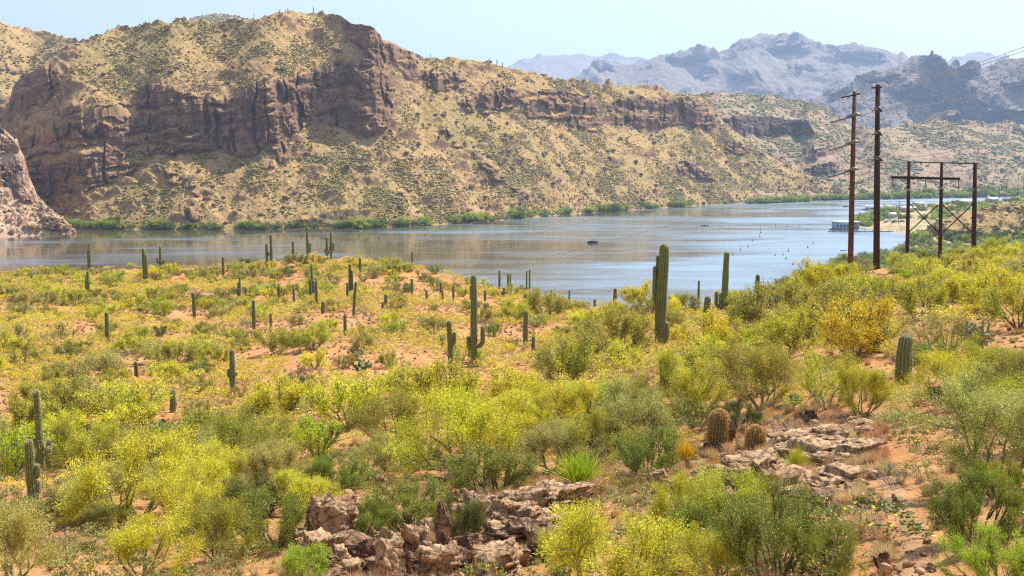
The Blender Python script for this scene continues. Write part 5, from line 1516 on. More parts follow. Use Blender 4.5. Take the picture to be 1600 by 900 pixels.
for i in range(len(px)):
    if counts['sh'] >= 245:
        if o_ > .5 or PR.random() < .8:
            if not patch[i] and len(STUFF['sh_far']) < 1500 and free(x, y, PR.uniform(.4, 1.0), 1.1 if o_ > .5 else .7) and not hides_cactus(px[i], py[i], 1.6 / d * FPX, 1.3 / d * FPX):
                h = PR.uniform(.7, 1.5); w_ = h * PR.uniform(1, 1.6)
                STUFF['sh_far'].append((*P_[i], w_, h, PR.uniform(0, 6.28), *jit(SHT[PR.choice(['olive-green', 'olive-green', 'dark green', 'green', 'bright green'])]), PR.randrange(4))); occupy(x, y, w_ * .4)
        continue
    x, y = P_[i, 0], P_[i, 1]; o_ = op_[i]; d = dd_[i]
    if patch[i]: continue
    h = PR.uniform(.7, 1.6) if d > 30 else PR.uniform(.5, .95)
    wf = PR.uniform(1.0, 1.6); r = h * wf * .5
    if hides_cactus(px[i], py[i], h * wf / d * FPX, h / d * FPX): continue
    if not free(x, y, r, .75 if o_ < .5 else .95): continue
    tn = PR.choices(list(SHT), [.2, .2, .07, .53] if o_ > .5 else [.3, .2, .12, .38])[0]
    nn, cat, grp = NOUN['sh']
    place_m('sh', P_[i], d, h, wf, jit(SHT[tn]), PR.uniform(0, 6.28), None, tn, "shrub", cat, grp, px[i], py[i])
    occupy(x, y, r * .8); counts['sh'] += 1
nd = 0
for i in range(0, len(px), 3):
    if nd >= 60: break
    d = dd_[i]
    if d > 130 or patch[i]: continue
    h = PR.uniform(.5, 1.1) * min(1, d / 30 + .3); w_ = PR.uniform(1, 1.5)
    if hides_cactus(px[i], py[i], h * w_ / d * FPX, h / d * FPX) or not free(P_[i, 0], P_[i, 1], h * w_ * .5, .55): continue
    k = 'dead' if nd % 3 else 'broom'
    tn = ("grey" if nd % 2 else "brown") if k == 'dead' else "yellow-green"
    place_m(k, P_[i], d, h, w_, [.5, .45, .4] if k == 'dead' else jit(PVT[tn]), PR.uniform(0, 6.28), None, tn, {"dead": "bare dead bush", "broom": "broom-like shrub"}[k], NOUN[k][1], NOUN[k][2], px[i], py[i])
    occupy(P_[i, 0], P_[i, 1], h * w_ * .4); nd += 1
BT = {"yellow": (.50, .46, .12), "pale": (.50, .46, .20), "olive": (.36, .35, .13)}
px, py, t_, dd_ = cand(70000)
P_ = gpt(px, py); patch = in_any(SOIL_PATCH, px, py); op_ = openness(px, t_)
bn = fbm(P_[:, 0] / 7, P_[:, 1] / 7, P_[:, 0] * 0, 3, 720)
order = np.argsort(dd_ + RNG.uniform(0, 60, len(dd_)))
chosen = []
for i in order:
    x, y = P_[i, 0], P_[i, 1]; o_ = op_[i]; d = dd_[i]
    if patch[i] and PR.random() < .985: continue
    if bn[i] < (-.02 + .08 * o_ if t_[i] > .5 else -.35): continue
    h = PR.uniform(.65, 1.3) if d > 45 else PR.uniform(.35, .65)
    wf = PR.uniform(1.0, 1.7); r = h * wf * .7
    if hides_cactus(px[i], py[i], h * wf / d * FPX, h / d * FPX): continue
    if not free(x, y, r, .8): continue
    occupy(x, y, r * .8)
    chosen.append((h * wf / d, i, h, wf, d))
    if len(chosen) > 5200: break
chosen.sort(key=lambda q: -q[0])
for rank, (_, i, h, wf, d) in enumerate(chosen):
    k = 'brit' if (bn[i] > .02 or PR.random() < .30) and d > 26 and (t_[i] > .5 or PR.random() < .35) else 'bursage'
    tn = PR.choice(list(BT)) if k == 'brit' or PR.random() < .4 else 'olive'; tint = jit(BT[tn]) if k == 'brit' or t_[i] > .5 else jit((.24, .24, .07), .3)
    if counts[k] < 280:
        nn, cat, grp = NOUN[k]
        place_m(k, P_[i], d, h, wf, tint, PR.uniform(0, 6.28), None, tn, nn, cat, grp, px[i], py[i])
        counts[k] += 1
    else:
        STUFF[k].append((*P_[i], h * wf, h, PR.uniform(0, 6.28), *tint, PR.randrange(8)))
# the same scrub goes on beyond both edges of the view
for (xa, xb) in ((-1300, -125), (1725, 3000)):
    qx, qy, qt, qd = cand(1500, 0, 1.0, xa, xb)
    Q = gpt(qx, qy)
    n_side = 0
    for i in range(len(qx)):
        h = PR.uniform(.6, 1.9) * min(1, qd[i] / 30 + .25); w_ = h * PR.uniform(1, 1.5)
        if not free(Q[i, 0], Q[i, 1], w_ * .5, .8): continue
        occupy(Q[i, 0], Q[i, 1], w_ * .45); n_side += 1
        STUFF['side'].append((*Q[i], w_, h, PR.uniform(0, 6.28), *jit(PR.choice([PVT['olive'], PVT['yellow'], PVT['yellow-green'], SHT['olive-green'], SHT['green']])), PR.randrange(100)))
        if n_side > 700: break
# dry grass and stones
px, py, t_, dd_ = cand(60000)
P_ = gpt(px, py); patch = in_any(SOIL_PATCH, px, py)
gn = fbm(P_[:, 0] / 5, P_[:, 1] / 5, P_[:, 0] * 0, 3, 740)
ng = 0
for i in range(len(px)):
    if gn[i] < .0 or poly_mask(SOIL_PATCH[7], px[i:i + 1], py[i:i + 1])[0]: continue
    if ng > 9000: break
    ng += 1
    d = dd_[i]; h = PR.uniform(.15, .42)
    c = PR.choice([(.62, .42, .22), (.58, .36, .18), (.66, .50, .28), (.50, .44, .18)])
    STUFF['grass'].append((*P_[i], h * 1.3, h, PR.uniform(0, 6.28), *jit(c), PR.randrange(3)))
for poly, nn in ((SOIL_PATCH[0], 900), (SOIL_PATCH[6], 500), (SOIL_PATCH[5], 500), (SOIL_PATCH[3], 350), (SOIL_PATCH[1], 300)):
    pa = np.array(poly)
    X = RNG.uniform(pa[:, 0].min(), pa[:, 0].max(), nn * 3); Y = RNG.uniform(pa[:, 1].min(), pa[:, 1].max(), nn * 3)
    m = poly_mask(poly, X, Y); X, Y = X[m][:nn], Y[m][:nn]
    G_ = gpt(X, Y); gq = fbm(G_[:, 0] / 2, G_[:, 1] / 2, G_[:, 0] * 0, 2, 760)
    for g, q, g_px, g_py in zip(G_, gq, X, Y):
        pp = poly_mask(SOIL_PATCH[7], np.array([g_px]), np.array([g_py]))[0]
        if q > -.05 and not pp:
            h = PR.uniform(.10, .34); c = PR.choice([(.66, .44, .22), (.62, .36, .20), (.72, .55, .32)])
            STUFF['grass'].append((*g, h * 1.5, h, PR.uniform(0, 6.28), *jit(c), PR.randrange(3)))
        STUFF['pebble'].append((*(g + np.array([PR.uniform(-.2, .2), PR.uniform(-.2, .2), .0])), *([.02 + .09 * PR.random() ** 3] * 2), PR.uniform(0, 6.28), 1, 1, 1, PR.randrange(4)))
for i in range(9000):
    if dd_[i] < 110:
        s = PR.uniform(.02, .07) + .0012 * dd_[i]
        STUFF['pebble'].append((*P_[i], s, s, PR.uniform(0, 6.28), 1, 1, 1, PR.randrange(4)))

def scatter(name, rows, meshes, label, cat):
    if len(rows) == 0: return
    A = np.array(rows, float)
    me = bpy.data.meshes.new(name)
    me.vertices.add(len(A)); me.vertices.foreach_set("co", A[:, :3].astype(np.float32).ravel())
    s = me.attributes.new("sc", 'FLOAT_VECTOR', 'POINT'); s.data.foreach_set("vector", A[:, [3, 3, 4]].astype(np.float32).ravel())
    s = me.attributes.new("rot", 'FLOAT_VECTOR', 'POINT'); s.data.foreach_set("vector", np.stack([A[:, 5] * 0, A[:, 5] * 0, A[:, 5]], -1).astype(np.float32).ravel())
    s = me.attributes.new("tint", 'FLOAT_VECTOR', 'POINT'); s.data.foreach_set("vector", A[:, 6:9].astype(np.float32).ravel())
    s = me.attributes.new("var", 'INT', 'POINT'); s.data.foreach_set("value", A[:, 9].astype(np.int32))
    col = bpy.data.collections.new(name + "_kinds")
    for k, m in enumerate(meshes):
        col.objects.link(bpy.data.objects.new(f"{name}_kind", m))
    g = bpy.data.node_groups.new(name, 'GeometryNodeTree')
    g.interface.new_socket("Geometry", in_out='INPUT', socket_type='NodeSocketGeometry')
    g.interface.new_socket("Geometry", in_out='OUTPUT', socket_type='NodeSocketGeometry')
    gi = g.nodes.new("NodeGroupInput"); go = g.nodes.new("NodeGroupOutput")
    ci = g.nodes.new("GeometryNodeCollectionInfo"); ci.inputs[0].default_value = col; ci.inputs[1].default_value = True; ci.inputs[2].default_value = True
    ip = g.nodes.new("GeometryNodeInstanceOnPoints"); ip.inputs["Pick Instance"].default_value = True
    def na(n, ty):
        q = g.nodes.new("GeometryNodeInputNamedAttribute"); q.data_type = ty; q.inputs[0].default_value = n; return q.outputs[0]
    md = g.nodes.new("ShaderNodeMath"); md.operation = 'MODULO'; md.inputs[1].default_value = len(meshes)
    g.links.new(na("var", 'INT'), md.inputs[0])
    g.links.new(gi.outputs[0], ip.inputs["Points"]); g.links.new(ci.outputs[0], ip.inputs["Instance"])
    g.links.new(md.outputs[0], ip.inputs["Instance Index"])
    g.links.new(na("sc", 'FLOAT_VECTOR'), ip.inputs["Scale"])
    er = g.nodes.new("FunctionNodeEulerToRotation"); g.links.new(na("rot", 'FLOAT_VECTOR'), er.inputs[0]); g.links.new(er.outputs[0], ip.inputs["Rotation"])
    g.links.new(ip.outputs[0], go.inputs[0])
    o = link(name, me)
    mo = o.modifiers.new("scatter", 'NODES'); mo.node_group = g
    tag(o, label, cat, None, "stuff")
    return o
scatter("brittlebush_cover", STUFF['brit'], PROTO['brit'], "uncounted small yellow brittlebush mounds covering the hillside", "ground cover")
scatter("low_scrub", STUFF['bursage'], PROTO['bursage'], "low grey-green scrub filling the gaps on the hillside", "ground cover")
scatter("dry_grass", STUFF['grass'], PROTO['grass'], "dry straw and orange grass between the shrubs", "grass")
scatter("scrub_bushes", STUFF['sh_far'], PROTO['sh_far'], "uncounted small olive bushes among the brittlebush", "scrub")
scatter("outlying_scrub", STUFF["side"], PROTO["sh_far"] + PROTO["pv_far"], "scrub continuing beyond both edges of the view", "scrub")
scatter("gravel", STUFF['pebble'], PEBBLES, "loose stones lying on the desert soil", "gravel")

# ------------------------------------------------------------------ shrubs dotted over the far slopes
MAT_FARLEAF = foliage_mat("distant_foliage", transl=.15)
def blob_kinds(n=5):
    out = []
    V0, F0 = IC[1]
    for k in range(n):
        rg = np.random.default_rng(600 + k); Vs, Fs = [], []
        for q in range(5):
            c = rg.normal(0, .28, 3) * np.array([1, 1, .4]) + np.array([0, 0, .35]); r = rg.uniform(.2, .42)
            Vs.append(V0 * r * rg.uniform(.8, 1.2, (len(V0), 1)) * np.array([1, 1, .85]) + c); Fs.append(F0 + q * len(V0))
        F = np.concatenate(Fs)
        out.append(mk_mesh("far_shrub", np.concatenate(Vs), F, fattr={"rnd": rg.uniform(.1, 1, len(F)), "flo": np.zeros(len(F))}, mats=[MAT_FARLEAF]))
    return out
BLOBS = blob_kinds()
def dot_hill(L, name, n, smin, smax, label, tints, avoid=.35, ymin=-999, dens=None, seed=1, bare=0):
    rg = np.random.default_rng(seed)
    V, M = L['V'], L['M']
    a = V[1:, :-1] - V[:-1, :-1]; b = V[:-1, 1:] - V[:-1, :-1]
    nrm = np.cross(a, b); area = np.linalg.norm(nrm, axis=2); nz = np.abs(nrm[..., 2]) / (area + 1e-9)
    w = area * np.clip((nz - .35) / .3, 0, 1) * (M[:-1, :-1] < avoid)
    w = np.where(area > np.percentile(area, 99.5), 0, w)
    cn = fbm(V[:-1, :-1, 0] / 60, V[:-1, :-1, 1] / 60, V[:-1, :-1, 0] * 0, 3, seed + 3)
    cn2 = fbm(V[:-1, :-1, 0] / 14, V[:-1, :-1, 1] / 14, V[:-1, :-1, 0] * 0, 3, seed + 4)
    w = w * np.clip(.7 + 1.5 * cn, .10, 2) * np.clip(.6 + 2.2 * cn2, .05, 2.5)
    w[V[:-1, :-1, 2] < .8] = 0
    if dens is not None: w = w * dens(L['X'][:-1, :-1], L['Y'][:-1, :-1])
    c = np.cumsum(w.ravel()); ids = np.searchsorted(c, rg.random(n) * c[-1])
    i, j = np.unravel_index(ids, w.shape)
    u, v = rg.random(n)[:, None], rg.random(n)[:, None]
    p = V[i, j] + u * a[i, j] + v * b[i, j]
    T = np.array(tints)[rg.integers(0, len(tints), n)] * rg.uniform(.75, 1.25, (n, 1))
    s = smin + (smax - smin) * rg.random(n) ** 2.2
    rows = np.concatenate([p - np.array([0, 0, .1]), (s * rg.uniform(1.0, 1.5, n))[:, None], s[:, None], rg.uniform(0, 6.28, n)[:, None], T, rg.integers(0, 5, n)[:, None]], 1)
    scatter(name, rows, BLOBS, label, "hillside shrubs")
HT = [(.31, .25, .08), (.24, .205, .07), (.42, .34, .09), (.48, .36, .11), (.17, .15, .06), (.38, .29, .11)]
dot_hill(MESA, "mesa_shrubs", 62000, .35, 1.6, "uncounted shrubs dotting the slopes and top of the mesa", HT, .5, seed=11)
dot_hill(LEFTHILL, "hill_shrubs", 5000, .9, 3.0, "shrubs dotting the hill behind the mesa at the left edge", HT, .5, seed=12)
dot_hill(POINT, "point_shrubs", 250, .3, 1.1, "sparse shrubs on the pinkish rubble point", HT, .5, seed=13)
dot_hill(MIDHILL, "ridge_shrubs", 26000, .8, 3.0, "shrubs dotting the grey-brown hills beyond the marina", [(.26, .25, .11), (.19, .19, .09), (.32, .30, .13)], .5, seed=14)
dot_hill(PEAK, "peak_shrubs", 1500, 2, 5, "shrubs on the small rounded hilltop behind the mesa", HT, .5, seed=15)
dot_hill(BACKR, "shoulder_shrubs", 1500, 1, 3, "shrubs on the hillside behind the mesa's right shoulder", HT, .5, seed=16)
dot_hill(BUTTE, "knob_shrubs", 200, 1.5, 3, "shrubs at the foot of the brown rock knob", HT, .5, seed=17)
dot_hill(RIGHTMT, "mountain_shrubs", 3000, 2.5, 5.5, "dark scrub speckling the craggy right mountain", [(.20, .19, .13), (.26, .24, .15)], .5, seed=18)
dot_hill(KNOLL, "knoll_shrubs", 1500, .5, 2.0, "shrubs dotting the orange-brown knoll", HT + [(.30, .32, .07)], .5, seed=19)

def far_saguaros():
    rows, rg = [], np.random.default_rng(808)
    V = MESA['V']
    while len(rows) < 100:
        i = rg.integers(20, V.shape[0] - 20); top = rg.random() < .35
        j = V.shape[1] - 1 - rg.integers(0, 6) if top else rg.integers(10, V.shape[1] - 1)
        if MESA['M'][i, j] > .2 or (top and MESA['X'][i, j] < 640 and rg.random() < .6): continue
        h = rg.uniform(3.0, 5.5)
        rows.append((*(V[i, j] - np.array([0, 0, .3])), h, h, rg.uniform(0, 6.28), 1, 1, 1, rg.integers(0, 3)))
    ms = []
    for k in range(3):
        b = MB().tube([(0, 0, 0), (0, 0, .4), (0, 0, .9), (0, 0, 1)], [.06, .07, .065, .02], 6)
        if k: b.tube([(0, 0, .4), (.16 * (-1) ** k, 0, .42), (.17 * (-1) ** k, 0, .7)], [.04, .045, .03], 5)
        ms.append(b.mesh("far_saguaro", MAT_SAGFAR))
    scatter("far_saguaro_posts", rows, ms, "tiny distant saguaros standing on the mesa skyline and slopes", "distant cacti")
MAT_SAGFAR = plain("distant_saguaro", (.13, .15, .06), .8, .1, var=.2)
far_saguaros()

# greener bushes with real leaf clumps: shores and the marina flats
GT = [(.28, .42, .05), (.38, .48, .07), (.20, .27, .05), (.46, .48, .08), (.15, .20, .05)]
def shore_thicket(name, pts, hr, label, tints=GT, seed=5, wf=(1.1, 1.8)):
    rg = np.random.default_rng(seed)
    rows = []
    for p in pts:
        h = hr[0] + (hr[1] - hr[0]) * rg.random() ** 1.7
        c = np.array(tints[rg.integers(0, len(tints))]) * rg.uniform(.8, 1.2)
        rows.append((p[0], p[1], p[2] - .1 * h, h * rg.uniform(*wf), h, rg.uniform(0, 6.28), *c, rg.integers(0, 100)))
    scatter(name, rows, PROTO['sh_far'] + PROTO['pv_far'][:2], label, "thicket")
def on_layer(L, x, y):
    X, Y, V = L['X'], L['Y'], L['V']
    i = int(np.clip(np.searchsorted(X[:, 0], x), 1, X.shape[0] - 1))
    j = int(np.argmin(np.abs(Y[i] - y)))
    return V[i, j]
rg = np.random.default_rng(77)
sx = np.array([0, 60, 120, 250, 420, 480, 560, 640, 700, 800, 900, 1000, 1100, 1200, 1330]); sy = np.array([352, 352, 358, 359, 359, 356, 357, 354, 350, 343, 334, 327, 320.5, 315.5, 311])
pts = []
for k in range(1300):
    x = rg.uniform(85, 1320)
    dens = np.interp(x, [85, 150, 250, 300, 450, 520, 560, 620, 700, 850, 1000, 1110, 1130, 1320], [1, 1, .6, .35, .5, .35, .9, .8, .9, .9, .9, 1, .3, .5])
    if rg.random() > dens * np.clip(.35 + 1.9 * float(vnoise(np.array(x / 17.0), np.array(.5), np.array(.5), 909)), .03, 1.3): continue
    up = abs(rg.normal(0, 2.2)) * np.interp(x, [85, 160, 300, 600, 1100, 1320], [2.2, 1.5, .9, 1.1, 1.2, .5])
    pts.append(on_layer(MESA, x, np.interp(x, sx, sy) - .2 - up))
shore_thicket("shoreline_thicket", pts, (1.4, 6.4), "green thicket lining the far shore below the mesa")
pts = []
for k in range(420):
    x = rg.uniform(1170, 1740); up = abs(rg.normal(0, 1.5)) if x < 1400 else abs(rg.normal(0, 5))
    pts.append(on_layer(MIDHILL, x, np.interp(x, [1040, 1200, 1300, 1420, 1500, 1760], [320, 318, 313, 311, 309, 304]) - .3 - up))
shore_thicket("far_bank_thicket", pts, (3.0, 6.5), "green trees along the bank at the far end of the lake", seed=6)
pts = []
for k in range(760):
    x = rg.uniform(1335, 1740)
    y0 = np.interp(x, [1328, 1336, 1345, 1380, 1400, 1430, 1760], [352, 354, 356, 361, 363, 365, 372]); y1 = np.interp(x, [1328, 1350, 1390, 1440, 1600, 1760], [350, 339, 331, 324, 310, 306])
    v = rg.random()
    if 1365 < x < 1465 and v < .42: continue            # pale beach and car park
    if 1400 < x < 1460 and .55 < v < .8: continue
    pts.append(on_layer(SPIT, x, y0 + (y1 - y0) * (.1 + v * .9)))
shore_thicket("marina_thicket", pts, (2.4, 5.0), "green trees and bushes covering the marina spit", seed=7)
pts = []
for k in range(900):
    x = rg.uniform(1250, 1740); v = rg.random()
    pts.append(on_layer(FLAT, x, np.interp(x, [1180, 1320, 1760], [455, 440, 440]) * (1 - v) + v * np.interp(x, [1180, 1300, 1350, 1402, 1425, 1445, 1760], [448, 420, 402, 395, 374, 368, 362])))
shore_thicket("bay_thicket", pts, (2.0, 4.2), "green and yellow scrub between the near slope and the bay", tints=GT + [(.36, .34, .08), (.28, .30, .09)], seed=8)
pts = [on_layer(KNOLL, rg.uniform(1430, 1740), rg.uniform(366, 384)) for _ in range(160)]
shore_thicket("knoll_foot_thicket", pts, (1.6, 3.2), "bushes at the foot of the knoll's grey bank", seed=9)
# boulders of the rubble point
rg = np.random.default_rng(33)
def big_rock(P, s, lab, k):
    o = link("boulder", ROCKS[k % 8]); o.location = tuple(P); o.scale = (s, s * .8, s * .9); o.rotation_euler = (0, 0, k * 1.1)
    tag(o, lab, "boulder", "boulders on the rubble point")
for k, (x, y, wp, lab) in enumerate([(78, 362, 24, "large pale boulder at the tip of the rubble point"), (95, 362, 20, "pale boulder rightmost on the rubble point by the water"), (60, 364, 16, "grey-pink boulder left of the point's largest boulder"), (88, 352, 16, "boulder stacked above the rubble point's tip"),
                                     (70, 345, 14, "boulder highest above the tip of the rubble point"), (40, 362, 12, "small boulder at the water's edge of the point"), (20, 365, 13, "boulder at the waterline near the left edge"), (36, 310, 15, "pale block lodged midway up the rubble point")]):
    P = on_layer(POINT, x, y); big_rock(P, wp / FPX * float(np.hypot(P[0], P[1])) * .55, lab, k)
rows = []
V = POINT['V']
for k in range(1500):
    i, j = rg.integers(5, V.shape[0] - 1), rg.integers(0, int(V.shape[1] * .8)); s = .25 + 1.5 * rg.random() ** 4
    rows.append((*(V[i, j] + rg.normal(0, .5, 3) * np.array([1, 1, 0])), s, s * .9, rg.uniform(0, 6.28), 1, 1, 1, rg.integers(0, 4)))
scatter("rubble", rows, PEBBLES, "broken pinkish stones covering the left point", "rubble")
MATR = None
rows = []
V, M = MESA['V'], MESA['M']
for k in range(2600):
    i, j = rg.integers(30, V.shape[0] - 1), rg.integers(0, V.shape[1] - 1)
    if M[i, j] > .3: continue
    s = .5 + 2.6 * rg.random() ** 5
    rows.append((*V[i, j], s * 1.2, s, rg.uniform(0, 6.28), 1, 1, 1, rg.integers(0, 4)))
def dark_pebbles():
    return [mk_mesh("fallen_rock", *make_rock(490 + k, 2, 7), mats=[MAT_ROCKD]) for k in range(4)]
scatter("fallen_rocks", rows, dark_pebbles(), "dark fallen rocks strewn over the mesa slopes", "rocks")

# ------------------------------------------------------------------ boats, docks, buildings, buoys
MAT_WHITE = plain("white_paint", (.72, .72, .70), .5, .4, var=.08)
MAT_BLUE = plain("blue_siding", (.20, .36, .46), .6, .3, var=.12)
MAT_NAVY = plain("dark_boat_paint", (.035, .045, .07), .4, .5, var=.2)
MAT_GREY = plain("grey_decking", (.22, .21, .19), .8, .2, var=.25)
MAT_GLASS = plain("dark_glass", (.04, .06, .07), .1, .6, var=.1)
MAT_RED = plain("red_plastic", (.55, .05, .035), .5, .4, var=.1)
MAT_BEIGE = plain("beige_roof", (.55, .50, .43), .7, .3, var=.1)
MAT_SKIN = plain("tanned_skin", (.42, .24, .16), .6, .3, var=.05)
def root_at(name, x, y, lab, cat, grp=None, rz=0, z=0.0):
    p = at_z(x, y, z); r = empty(name, tuple(p), rz); tag(r, lab, cat, grp); return r, float(np.hypot(p[0], p[1]))
# pontoon boat
r, d = root_at("pontoon_boat", 926, 380, "dark pontoon boat with a raised canopy on the open lake", "boat", rz=math.radians(4))
for s in (-1, 1):
    MB().tube([(-3.1, s * .95, .15), (-2.7, s * .95, .12), (2.7, s * .95, .12), (3.0, s * .95, .15)], [.1, .3, .3, .26], 10).build("pontoon", MAT_NAVY, r)
MB().box((0, 0, .45), (5.7, 2.4, .12), bev=.3).build("deck", MAT_NAVY, r)
m = MB(); [m.box((0, s * 1.15, .85), (5.2, .05, .7)) for s in (-1, 1)]; m.box((2.6, 0, .85), (.05, 2.3, .7)); m.build("side_fence", MAT_NAVY, r)
m = MB()
for sx_ in (-.9, 1.3):
    for s in (-1, 1): m.tube([(sx_, s * 1.05, .5), (sx_ + .4, s * .95, 2.3)], .05, 6)
m.build("canopy_frame", MAT_NAVY, r)
MB().box((.6, 0, 2.35), (2.6, 2.2, .12), bev=.25).build("canopy", MAT_NAVY, r)
MB().box((.8, .4, .95), (.6, .6, .9), bev=.1).build("console", MAT_GREY, r)
MB().tube([(2.9, 0, .9), (3.1, 0, .1)], [.28, .16], 8).build("outboard_motor", MAT_NAVY, r)
def small_boat(x, y, L, lab, mat=MAT_WHITE, rz=0.0):
    r, d = root_at("motor_boat", x, y, lab, "boat", None, rz)
    u = np.linspace(-.5, .5, 9); w = np.interp(u, [-.5, -.2, .1, .35, .5], [.02, .13, .17, .17, .15]) * L
    V, F = [], []
    for a, b in zip(u, w):
        V += [(a * L, -b, .09 * L + (.04 * L if a < -.3 else 0)), (a * L, -b * .6, -.02 * L), (a * L, b * .6, -.02 * L), (a * L, b, .09 * L + (.04 * L if a < -.3 else 0))]
    for i in range(8):
        for j in range(4): F.append((4 * i + j, 4 * i + (j + 1) % 4, 4 * i + 4 + (j + 1) % 4, 4 * i + 4 + j))
    F += [(0, 1, 2, 3), (32, 35, 34, 33)]
    MB().add(V, F).build("hull", mat, r)
    MB().tube([(-.05 * L, -.11 * L, .09 * L), (0, -.1 * L, .2 * L), (0, .1 * L, .2 * L), (-.05 * L, .11 * L, .09 * L)], .018 * L, 5).build("windscreen", MAT_GLASS, r)
    MB().box((.47 * L, 0, .14 * L), (.07 * L, .08 * L, .14 * L), bev=.01 * L).build("outboard_motor", MAT_NAVY, r)
    return r
small_boat(1101, 353, 5, "small dark motor boat with a thin wake in mid lake", MAT_NAVY)
small_boat(1322, 323.5, 8, "distant dark boat left of the insulator pole near the far bank", MAT_NAVY, .3)
small_boat(1317, 404 - 12, 3.0, "little dark boat moored among the buoys near the poles", MAT_NAVY)
def kayak(x, y, lab):
    r, d = root_at("kayak", x, y, lab, "kayak", "red kayaks near the far shore", PR.uniform(-.4, .4))
    MB().tube([(-1.7, 0, .22), (-1.1, 0, .12), (0, 0, .1), (1.1, 0, .12), (1.7, 0, .22)], [.04, .26, .36, .26, .04], 8).build("hull", MAT_RED, r)
    p = MB(); p.tube([(0, 0, .2), (0, 0, .55), (0, 0, .78), (.02, 0, .84)], [.20, .22, .12, .06], 8); p.tube([(0, 0, .84), (0, 0, .93), (0, 0, 1.03), (0, 0, 1.08)], [.07, .11, .10, .03], 8)
    p.tube([(0, -.2, .72), (.25, -.4, .55), (.45, -.35, .5)], [.06, .05, .04], 6); p.tube([(0, .2, .72), (.25, .4, .55), (.45, .35, .5)], [.06, .05, .04], 6)
    b = p.build("person", MAT_SKIN)
    b.parent = None
    b.location = r.location; b.rotation_euler = r.rotation_euler
    tag(b, f"small figure sitting in the {'left' if x < 440 else 'right'} red kayak near the far shore", "person")
    MB().tube([(.45, -1.1, .75), (.45, 1.1, .3)], .025, 5).build("paddle", MAT_WHITE, r)
kayak(434, 367.3, "left red kayak on the brown water below the mesa"); kayak(446, 366.2, "right red kayak on the brown water below the mesa")
# buoys
BUOY = [(1125, 353.5, 0), (1188, 358, 0), (1188.5, 364, 0), (1187, 370, 0), (1176, 377, 0), (1169, 386, 0), (1157, 391, 0), (1145, 399, 0), (1230, 354, 0), (1248.5, 354.5, 0), (1270.5, 380.5, 0), (1262, 387, 0), (1232, 392.5, 0), (1223.5, 399, 1), (1211, 399.5, 1), (1228, 404.5, 0),
        (1239, 413.5, 0), (1297, 409, 0), (1212, 353, 0), (1158, 352, 0)]
for k, (x, y, red) in enumerate(BUOY):
    p = at_z(x, y, 0)
    r = empty("buoy", tuple(p))
    m = MB().tube([(0, 0, -.2), (0, 0, 0), (0, 0, .35), (0, 0, .5)], [.2, .38, .38, .15], 8).build("float", MAT_RED if red else MAT_NAVY, r)
    MB().tube([(0, 0, .5), (0, 0, 1.4), (0, 0, 1.5)], [.12, .10, .02], 6).build("mast", MAT_RED if red else MAT_NAVY, r)
    tag(r, None, "buoy", "buoys dotting the right part of the lake")
    if red: r["label"] = ["left of the two red buoys on the lake", "right of the two red buoys on the lake"][k == 13]
    else: pend(r, "buoy", "dark", x, y)
for q in ((1125, 353, "the small mid-lake motor boat"), (1322, 353, "the blue boathouse"),): LM.append(q)
# boathouse
def boathouse():
    r, d = root_at("boathouse", 1322, 360, "blue boathouse with a white roof moored at the dock", "boathouse")
    w = 33 / FPX * d; x0 = -16 / FPX * d
    hh = 10.5 / FPX * d
    MB().box((x0 + w / 2 - .5, 4, .35), (w + 2, 9, .5)).build("float", MAT_GREY, r)
    MB().box((x0 + w * .42, 4, hh * .5 + .6), (w * .84, 7.6, hh), bev=.2).build("wall", MAT_BLUE, r)
    MB().box((x0 + w * .42, 4, hh + .85), (w * .9, 8.6, .5), bev=.2).build("roof", MAT_WHITE, r)
    for k in range(5): MB().box((x0 + w * (.1 + .155 * k), .17, hh * .62), (w * .09, .12, hh * .28)).build("window", MAT_GLASS, r)
    for k in range(6): MB().box((x0 + w * (.02 + .16 * k), .10, hh * .5), (.18, .14, hh)).build("wall_post", MAT_WHITE, r)
    MB().box((x0 + w * 1.0, 5, hh * .5 + .3), (w * .26, 5.5, hh * .9), bev=.2).build("annex", MAT_GREY, r)
    MB().box((x0 + w * 1.0, 5, hh + .65), (w * .30, 6.2, .4), bev=.2).build("annex_roof", MAT_WHITE, r)
boathouse()
def dock(x0, x1, y, lab):
    r, d = root_at("dock", (x0 + x1) / 2, y, lab, "dock")
    L = (x1 - x0) / FPX * d
    n = 14
    for k in range(n): MB().box((-L / 2 + L * (k + .5) / n, 0, .35), (L / n - .12, 2.2, .35), bev=.1).build("deck_section", MAT_GREY, r)
    for k in range(9): MB().tube([(-L / 2 + L * (k + .5) / 9, -1.2, -.6), (-L / 2 + L * (k + .5) / 9, -1.2, 1.7)], .14, 6).build("pile", MAT_POLE, r)
dock(1297, 1403, 362.3, "long low floating dock in front of the blue boathouse")
def covered_dock(x0, x1, y, lab, hpx=6, roofs=3):
    r, d = root_at("covered_dock", (x0 + x1) / 2, y, lab, "covered dock", "marina docks")
    L = (x1 - x0) / FPX * d; h = hpx / FPX * d
    MB().box((0, 6, .4), (L, 14, .5)).build("deck", MAT_GREY, r)
    for k in range(roofs):
        MB().box((-L / 2 + L * (k + .5) / roofs, 6 + k * .5, h + .15 * k), (L / roofs + .3, 14, .45), bev=.3).build("roof", MAT_BEIGE if k else MAT_WHITE, r)
    for k in range(9):
        MB().tube([(-L / 2 + L * k / 8, -.8, .2), (-L / 2 + L * k / 8, -.8, h)], .15, 6).build("post", MAT_WHITE, r)
    for k in range(6):
        hx_ = -L / 2 + L * (k + .5) / 6
        MB().box((hx_, 3, h * .33), (L / 9, 8, h * .5), bev=.5).build("moored_boat_cover", MAT_NAVY if k % 2 else MAT_BLUE, r)
